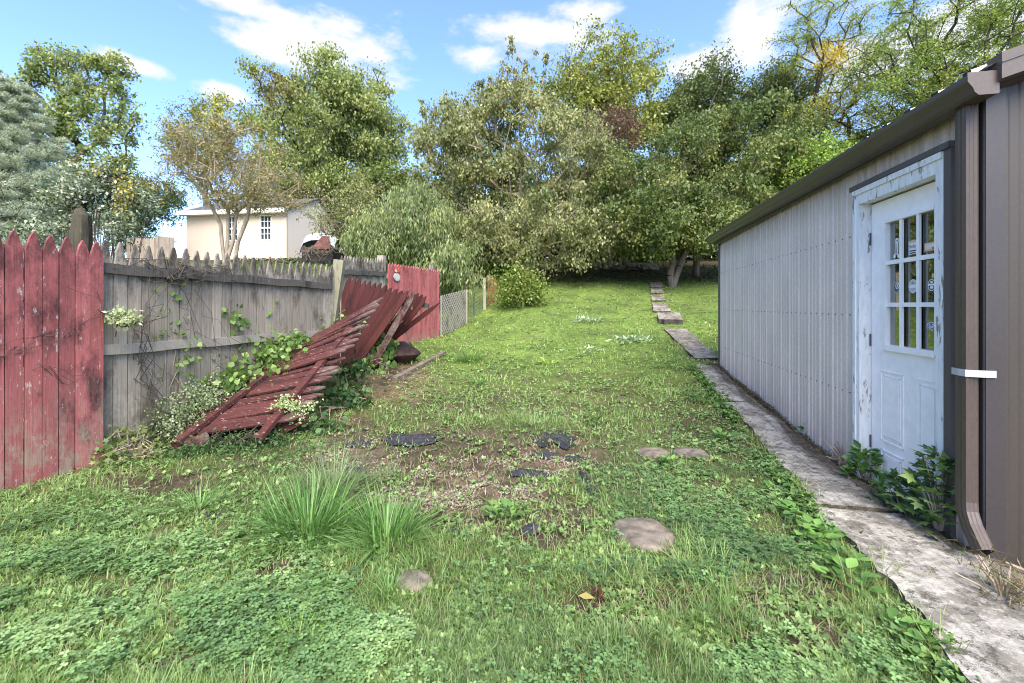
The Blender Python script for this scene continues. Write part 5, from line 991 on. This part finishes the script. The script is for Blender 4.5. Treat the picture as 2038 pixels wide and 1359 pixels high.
# weeds against the shed and along the path
def rosette(label, px, py, n, L, colors, up=.5, name='broadleaf_weed', tm=BIG, w=1.0, group='broad leaved weeds along the path', cat='weed', tall=0, spr=0):
    c = G(px, py); root = empty(name, c, label=label, cat=cat, group=group); a = rng.random(n)*6.283; el = rng.uniform(.15, 1.0, n)*up; ax = np.stack([np.cos(a)*np.cos(el), np.sin(a)*np.cos(el), np.sin(el)], 1)
    no = np.stack([-np.cos(a)*np.sin(el), -np.sin(a)*np.sin(el), np.cos(el)], 1)+rng.normal(0,.2,(n,3)); n_ = n; L = L*(1.0 if tall else .95); h = rng.random(n)*max(tall, .06); pos = np.stack([np.cos(a)*.03*(1+h*2), np.sin(a)*.03*(1+h*2), h+.01], 1); s = L*rng.uniform(.55,1.15,n)
    if spr: rr_ = spr*rng.random(n)**.6*(1.15-h/max(tall,.01)*.75); pos[:, 0] = np.cos(a)*rr_; pos[:, 1] = np.sin(a)*rr_; ax += rng.normal(0,.35,(n,3)); no += rng.normal(0,.35,(n,3))
    if not tall: r0_ = rng.random(n)*L*.9; pos[:, 0] += rng.normal(0,1,n)*L*.45; pos[:, 1] += rng.normal(0,1,n)*L*.45
    npmesh('leaves', fill(tm, pos, ax, no, np.stack([s*w,s,s],1), pal(colors, n, None, .15)), M['leaf'], root)
    if tall:
        m = MB()
        for k in range(max(3, n//10)): i = rng.integers(0, n); m.tube([(0,0,-.02), tuple(pos[i]*[.5,.5,.6]), tuple(pos[i])], [.006,.004,.003], 5)
        m.build('stems', M['palebark'], root)
    return root
DOCK = [(.05,.12,.03),(.11,.22,.05),(.19,.34,.08)]
for i, (px, py, n, L, w_, lb) in enumerate([(1570,1030,26,.075,1,'broad leaved weed touching the path edge left of the slab joint'),(1620,1075,30,.08,1,'wide dock weed sprawling on the path edge, second below the slab joint'),(1660,1120,26,.075,1,'dock weed on the path edge near the lower concrete slab'),(1690,1165,24,.075,1,'lowest large leaved weed on the path edge, above the bare soil'),
      (1545,985,18,.065,1,'small broad weed between path and clover above the joint'),(1385,800,22,.12,.55,'spiky dandelion clump left of the path beside the far wall'),(1170,640,110,.13,.6,'pale silvery weed patch in the middle of the far lawn'),(1255,680,160,.13,.6,'silvery mullein-like weed patch near the long slab'),(1160,700,20,.12,.5,'bright dandelion rosette left of the silvery patch'),(1090,725,22,.12,.5,'bright dandelion rosette in the middle lawn'),
      (1175,845,16,.11,.5,'dandelion clump in the lawn behind the right black fabric'),(1440,880,26,.10,.8,'leafy weed patch left of the path, below the stepping stones'),(985,1030,40,.05,.7,'small leafy weed growing on the gravel edge'),(630,1170,9,.045,1,'plantain rosette at the foot of the tall grass tuft'),(655,1195,8,.05,1,'flat plantain leaves in the clover below the tall tuft'),
      (1320,930,26,.07,.8,'low weed patch between the two grey stepping stones'),(1790,1270,14,.06,1,'dark broad leaves at the bottom edge of the path'),(1840,1310,16,.05,.8,'weed at the very bottom beside the path corner'),(950,770,20,.09,.6,'light green rosette behind the gravel'),(1030,1035,14,.09,.7,'weed with pointed leaves between gravel and bare soil')]):
    rosette(lb, px, py, n, L, [(.22,.32,.18),(.36,.46,.30),(.5,.58,.42)] if 'silvery' in lb else ([(.18,.30,.04),(.30,.45,.07),(.4,.55,.1)] if 'bright' in lb else DOCK), up=.9 if w_ < 1 else .6, w=w_, tall=.06 if 'silvery' in lb else 0, spr=.45 if 'silvery' in lb else 0)
    
rosette('bushy maple-leaved sapling at the foot of the downspout', 1868, 1068, 260, .078, [(.04,.09,.03),(.08,.16,.05),(.14,.25,.08),(.26,.33,.10)], up=.6, name='maple_seedling', tm=MAPLE, w=1.25, tall=.46, spr=.17, group='weeds against the shed wall')
rosette('maple-leaved sapling in front of the door bottom', 1790, 1022, 120, .07, [(.04,.09,.03),(.08,.17,.05),(.15,.27,.08)], up=.6, name='maple_seedling', tm=MAPLE, w=1.25, tall=.24, spr=.14, group='weeds against the shed wall')
rosette('green leafy weed below the left door casing', 1722, 965, 120, .08, DOCK, up=.8, name='green_weed', w=.8, tall=.24, spr=.12, group='weeds against the shed wall')
rosette('small leafy weed at the wall base left of the door', 1615, 872, 50, .06, DOCK, up=.8, name='green_weed', w=.8, tall=.16, spr=.1, group='weeds against the shed wall')
c = G(1672, 930); m = MB()
for k in range(12): e = Vector((random.uniform(-.12,.12), random.uniform(-.1,.1), random.uniform(.06,.22))); m.tube([(random.uniform(-.04,.04),random.uniform(-.04,.04),-.02), e*.5+Vector((.02,0,.02)), e], [.009,.007,.004], 5)
o = m.build('cut_stems', M['palebark'], None); o.location = c; tag(o, 'cut woody stems sticking up at the wall base beside the door frame', 'stems')
a, b = G(1955, 1118), G(2060, 1155); o = MB().tube([(0,0,.03), tuple((b-a)*.5+Vector((0,0,.03))), tuple((b-a)*1.4+Vector((0,0,.02)))], [.010,.011,.010], 7).build('stick', M['palebark'], None); o.location = a; tag(o, 'pale dry stick lying at the near corner of the shed', 'stick')
# dry plant litter by the near corner
c = G(2000, 1205); bush('dry_plant', 'dried grass and dead stalks on the path at the right edge', c, (.22,.22,.10), 260, .10, [(.10,.08,.04),(.22,.17,.09),(.10,.14,.04)], cat='dry plant', tm=[BLADE[1], BLADE[2]], lw=.05, stems=30, clumps=30)
# ---------------------------------------------------------------- grass tufts, turf, clover
def tuft(label, px, py, n, L, colors, w=.008, spread=.07, lean=.55):
    c = G(px, py); root = empty('grass_tuft', c, label=label, cat='grass tuft', group='tall grass tufts'); a = rng.random(n)*6.283; el = np.clip(rng.normal(.82, lean*.65, n), .15, 1.5); rr = rng.random(n)**.6*spread; pos = np.stack([np.cos(a)*rr, np.sin(a)*rr, np.zeros(n)], 1)
    ax = np.stack([np.cos(a)*np.cos(el), np.sin(a)*np.cos(el), np.sin(el)], 1); no = np.stack([np.cos(a)*np.sin(el), np.sin(a)*np.sin(el), -np.cos(el)], 1)*-1+rng.normal(0,.25,(n,3)); s = L*rng.uniform(.5,1.15,n)
    npmesh('blades', fill(BLADE, pos, ax, no, np.stack([np.full(n, w)*rng.uniform(.6,1.2,n), s, s],1), pal(colors, n, None, .15)), M['grass'], root)
GR = [(.05,.12,.025),(.09,.21,.045),(.17,.32,.08),(.28,.42,.16)]
tuft('largest arching tuft of tall grass, left of the gravel', 615, 1060, 560, .33, GR, spread=.17, lean=.75); tuft('arching tuft of tall grass right beside the largest one', 770, 1075, 440, .27, GR, spread=.16, lean=.75)
tuft('tall wispy greyish grass tuft behind the largest tuft', 660, 975, 300, .36, [(.12,.17,.08),(.2,.26,.13),(.3,.34,.2)], w=.0045, spread=.2); tuft('bright thin grass tuft above the small dirty stone', 775, 1185, 160, .12, GR, w=.003, spread=.04)
tuft('wispy grass tuft at the back edge of the gravel', 1060, 850, 500, .22, [(.12,.19,.06),(.2,.3,.1),(.3,.38,.18)], w=.003, spread=.4, lean=.9); tuft('grass tuft growing against the red fence foot', 395, 1010, 140, .2, GR, w=.004, spread=.1)
tuft('tall grass tuft in the middle left lawn', 935, 720, 300, .3, [(.08,.16,.04),(.15,.25,.06)], w=.008, spread=.2); tuft('small bright grass tuft in the clover at lower left', 590, 1290, 160, .13, [(.14,.25,.03),(.25,.38,.05)], w=.004, spread=.06)
tuft('reddish thin grass bunch at the lower edge of the path', 1700, 1200, 70, .22, [(.1,.17,.04),(.25,.12,.08),(.15,.25,.06)], w=.003, spread=.05); tuft('pale grass tuft drooping over the path edge near the bottom right', 1745, 1160, 60, .24, [(.2,.26,.1),(.3,.34,.16)], w=.003, spread=.03)
def cover(n, y0, y1, pw, wide, keep):
    x, y = sample(n, y0, y1, pw, wide); m = masks(x, y); k = keep(x, y, m)*(1-m['path']*(m['d'] > PATHL(m['t'])+.06*vnoise(x*5, y*5, 81)**2))*(1-.93*m['strip'])*(~m['inshed'])*np.where(x < fence_x(y)-.05, .0 if y1 < 8 else .5, 1.0)*(m['d'] < np.where(m['t'] > 2.7, 9, 2.6))
    for gx, gy, gr in STONES: k = k*(np.hypot(x-gx, y-gy) > gr*(.70+.30*vnoise(x*9, y*9, 5)-.18*(gr < .13)))
    s = k > rng.random(len(x)); return x[s], y[s], {a: (b[s] if hasattr(b, '__len__') else b) for a, b in m.items()}
# fine grass
x, y, m = cover(380000, 1.15, 20.5, 1.75, 1.2, lambda x, y, m: (1-.72*m['bare'])*(1-.55*m['gravel'])*(1-.50*m['clover'])*np.where(y > 17.5, .25, 1)*(.5+.9*m['n']))
n = len(x); print('blades', n); a = rng.random(n)*6.283; el = np.clip(rng.normal(.85, .38, n), .12, 1.5)
ax = np.stack([np.cos(a)*np.cos(el), np.sin(a)*np.cos(el), np.sin(el)], 1); no = np.stack([-np.cos(a)*np.sin(el), -np.sin(a)*np.sin(el), np.cos(el)], 1)+rng.normal(0,.3,(n,3))
hl = fbm(x*1.1, y*1.1, 41); L = (.034+.05*hl+.055*sst(.60,.72,fbm(x*2.1, y*2.1, 47)))*rng.uniform(.5,1.3,n)*np.interp(y, [1,5,12,20], [.85,.95,.9,.8]); wd = .0045*np.interp(y, [1,2.5,6,12,20], [.8,1,2.0,4.2,6.5])*rng.uniform(.6,1.3,n)
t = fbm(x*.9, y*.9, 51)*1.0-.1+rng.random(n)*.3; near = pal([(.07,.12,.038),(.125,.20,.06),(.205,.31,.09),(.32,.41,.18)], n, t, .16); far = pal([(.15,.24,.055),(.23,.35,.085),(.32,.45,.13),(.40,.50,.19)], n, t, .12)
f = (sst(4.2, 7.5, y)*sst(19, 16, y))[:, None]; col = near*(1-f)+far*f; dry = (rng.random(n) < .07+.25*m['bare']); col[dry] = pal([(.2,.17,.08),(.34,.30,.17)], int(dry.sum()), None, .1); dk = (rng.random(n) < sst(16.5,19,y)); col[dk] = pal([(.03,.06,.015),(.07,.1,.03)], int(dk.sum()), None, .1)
bl_ = ell(m['px'], m['py'], [(960,1300,220,90),(1560,1130,60,40),(1250,940,110,60)])[:, None]; col = col*(1-bl_*.35)+np.array([.10,.17,.08])*bl_*.35
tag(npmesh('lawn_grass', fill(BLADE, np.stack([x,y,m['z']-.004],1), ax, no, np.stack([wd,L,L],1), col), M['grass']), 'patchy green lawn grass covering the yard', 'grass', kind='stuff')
# ragged grass growing over the edges of the path
n = 7000; t = rng.random(n)**1.3*9.2+.9; k = vnoise(t*2.2, 3.3, 88) > .30; t = t[k]; n = len(t); d = PATHL(t)+.02+rng.normal(0, .035, n)-.02; x, y = W(d, t); a = math.pi+rng.normal(0, 1.3, n)+np.where(rng.random(n) < .5, math.pi, 0); el = rng.uniform(.15, 1.3, n)
ax = np.stack([np.cos(a)*np.cos(el), np.sin(a)*np.cos(el), np.sin(el)], 1); L = rng.uniform(.03, .12, n)*(.5+vnoise(t*5, 1.1, 89)); w = rng.uniform(.003,.006,n)*np.interp(t, [1,8], [1,2])
tag(npmesh('path_edge_grass', fill(BLADE, np.stack([x,y,ground(x,y)],1), ax, rand_dirs(n)*.5+[0,0,1], np.stack([w,L,L],1), pal([(.10,.15,.04),(.19,.28,.07),(.32,.38,.15),(.36,.30,.17)], n, None, .15)), M['grass']), 'ragged grass hanging over the left edge of the concrete path', 'grass', kind='stuff')
n = 2600; t = rng.random(n)**1.3*7.5+1.0; k = vnoise(t*1.6, 6.3, 98) > .42; t = t[k]; n = len(t); K = 6; d = PATHL(t)-.03+rng.normal(0, .045, n); x, y = W(d, t); X = np.repeat(np.stack([x,y,ground(x,y)+.01+rng.random(n)*.03],1), K, 0); N = len(X); a = rng.random(N)*6.283; el = rng.uniform(.0,.9,N)
ax = np.stack([np.cos(a)*np.cos(el), np.sin(a)*np.cos(el), np.sin(el)],1); no = np.stack([-np.cos(a)*np.sin(el), -np.sin(a)*np.sin(el), np.cos(el)],1); s = np.repeat(rng.uniform(.015,.05,n), K)*rng.uniform(.7,1.2,N)
tag(npmesh('path_edge_weeds', fill(LEAF, X, ax, no, np.stack([s*1.2,s,s],1), pal([(.06,.12,.035),(.12,.22,.06),(.22,.34,.1)], N, None, .12)), M['leaf']), 'small leafy weeds crowding the left edge of the concrete path', 'weeds', kind='stuff')
# clover and small round leaved ground cover
x, y, m = cover(200000, 1.15, 9.5, 2.0, 1.2, lambda x, y, m: (.08+.95*m['clover'])*(1-.8*m['bare'])*sst(.34,.56,fbm(x*3.4,y*3.4,91))*(.5+.7*m['n2']))
n = len(x); print('clover', n); s = rng.uniform(.007,.019,n)*np.interp(y, [1,3,6,10], [1.05,1.15,1.45,1.9]); up = rand_dirs(n)*.35+[0,0,1]; ax = rand_dirs(n)*[1,1,.1]; t = fbm(x*2.3, y*2.3, 61)*1.1-.15+rng.random(n)*.3
h = rng.uniform(.4,2.6,n)+1.5*fbm(x*3,y*3,66); pos = np.stack([x,y,m['z']+s*(h-1)],1)
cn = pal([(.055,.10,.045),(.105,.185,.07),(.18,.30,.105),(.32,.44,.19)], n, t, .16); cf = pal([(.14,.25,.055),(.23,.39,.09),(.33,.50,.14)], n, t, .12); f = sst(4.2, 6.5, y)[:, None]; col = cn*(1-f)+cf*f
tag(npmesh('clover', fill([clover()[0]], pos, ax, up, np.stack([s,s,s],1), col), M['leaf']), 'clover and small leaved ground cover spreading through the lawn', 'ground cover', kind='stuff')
# tiny pointed weeds everywhere
x, y, m = cover(60000, 1.2, 18, 1.6, 1.2, lambda x, y, m: (.9-.5*m['bare'])*(m['n2'] > .45)); n = len(x); K = 5
X = np.repeat(np.stack([x,y,m['z']],1), K, 0); N = len(X); a = rng.random(N)*6.283; el = rng.uniform(.05,.9,N); ax = np.stack([np.cos(a)*np.cos(el), np.sin(a)*np.cos(el), np.sin(el)],1); no = np.stack([-np.cos(a)*np.sin(el), -np.sin(a)*np.sin(el), np.cos(el)],1)
s = np.repeat(rng.uniform(.012,.036,n)*np.interp(y,[1,6,18],[.9,1.3,2.0]), K)*rng.uniform(.7,1.2,N); cw = np.repeat(rng.random(n), K); tag(npmesh('small_weeds', fill(LEAF, X, ax, no, np.stack([s*1.2,s,s],1), pal([(.08,.14,.05),(.15,.25,.08),(.25,.37,.12),(.36,.42,.2)], N, cw*.7+rng.random(N)*.3, .12)), M['leaf']), 'low leafy weeds dotted through the grass', 'weeds', kind='stuff')
# fallen leaves on the far lawn and under the trees; litter at the wall base
x, y = sample(16000, 2, 24, .6, .9); m = masks(x, y); k = ((sst(8, 17, y)*.8+.001) > rng.random(len(x)))*(~m['inshed'])*(x > fence_x(y)); x, y = x[k], y[k]; n = len(x)
tag(npmesh('fallen_leaves', fill(LEAF, np.stack([x,y,ground(x,y)+.03],1), rand_dirs(n)*[1,1,.2], rand_dirs(n)*.4+[0,0,1], np.stack([np.full(n,.06)*1.3,np.full(n,.075),np.full(n,.075)],1), pal([(.10,.06,.03),(.24,.17,.06),(.36,.32,.10),(.15,.09,.05)], n)), M['leaf']), 'small fallen leaves scattered over the far lawn', 'leaves', kind='stuff')
t = rng.random(9000)*7+1.3; d = rng.uniform(1.70,1.88,9000)+rng.normal(0,.05,9000)*(t < 2.6); k = ~((d > 1.88) & (t > 2.7)); t, d = t[k], d[k]; x, y = d*CA+t*SA, t*CA-d*SA; n = len(x)
tag(npmesh('wall_base_litter', fill(LEAF+[BLADE[0]], np.stack([x,y,ground(x,y)+.015+rng.random(n)*.03],1), rand_dirs(n)*[1,1,.4], rand_dirs(n)*.5+[0,0,1], np.stack([np.full(n,.012),rng.uniform(.015,.05,n),rng.uniform(.015,.05,n)],1), pal([(.05,.035,.025),(.12,.085,.05),(.2,.15,.09),(.07,.08,.03)], n)), M['leaf']), 'dead leaf litter and soil along the base of the shed wall', 'litter', kind='stuff')
x, y = sample(8000, 3.5, 8.5, 1.0, .55); px, py = proj(x, y, ground(x, y)); k = ell(px, py, [(760,765,110,45),(665,830,60,25),(720,800,80,40),(300,960,150,20)]) > rng.random(len(x)); x, y = x[k], y[k]; n = len(x)
tag(npmesh('straw_litter', fill([BLADE[0]], np.stack([x,y,ground(x,y)+.01+rng.random(n)*.02],1), rand_dirs(n)*[1,1,.2], rand_dirs(n)*.4+[0,0,1], np.stack([np.full(n,.006),rng.uniform(.04,.1,n),rng.uniform(.04,.1,n)],1), pal([(.16,.11,.06),(.3,.22,.13),(.4,.32,.2)], n)), M['leaf']), 'dry brown straw between the fallen panel and the lawn', 'straw', kind='stuff')
# brush bank in the shade behind the trunks
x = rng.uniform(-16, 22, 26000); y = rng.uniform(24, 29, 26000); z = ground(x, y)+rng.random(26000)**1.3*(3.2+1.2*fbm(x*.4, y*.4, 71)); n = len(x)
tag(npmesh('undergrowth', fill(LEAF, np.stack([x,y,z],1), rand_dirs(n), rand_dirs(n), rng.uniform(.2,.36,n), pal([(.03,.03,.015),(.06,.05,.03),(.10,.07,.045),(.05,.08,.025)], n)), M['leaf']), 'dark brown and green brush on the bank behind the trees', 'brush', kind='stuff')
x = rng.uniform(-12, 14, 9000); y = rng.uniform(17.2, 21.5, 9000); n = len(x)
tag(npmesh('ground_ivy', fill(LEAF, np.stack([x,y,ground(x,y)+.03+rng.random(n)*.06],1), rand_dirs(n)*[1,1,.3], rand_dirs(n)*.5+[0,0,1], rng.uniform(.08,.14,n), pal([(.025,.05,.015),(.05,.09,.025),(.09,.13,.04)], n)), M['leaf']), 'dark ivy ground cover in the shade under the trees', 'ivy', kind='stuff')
m = MB(); rr = random.Random(3)
for k in range(14): q = rr.uniform(-1,1); t_ = rock(k+50); s_ = rr.uniform(.15,.35); m.add([(v[0]*s_+q*1.2, v[1]*s_+rr.uniform(-.02,.02), v[2]*s_+.1+.15*(1-abs(q))) for v in t_[0]], t_[1])
x = (1262-CX)/F*19.5; o = m.build('rock_pile', simple('grey_rock', (.2,.19,.18), .9, var=.3), None); o.location = (x, 19.8, gz(x, 19.8)); tag(o, 'low pile of grey rocks in the shade between the back trunks', 'rocks')
c = G(1192, 1203); o = npmesh('dead_leaf', fill(BIG, np.array([[0,0,.01],[.02,.01,.012]]), np.array([[.3,.8,.5],[-.5,.5,.25]]), np.array([[.9,-.3,.4],[.2,.2,1]]), np.array([.075,.07]), np.array([[.13,.035,.03],[.09,.03,.025]])), M['leaf']); o.location = c; tag(o, 'curled dark red dead leaf on bare soil in the foreground', 'dead leaf')
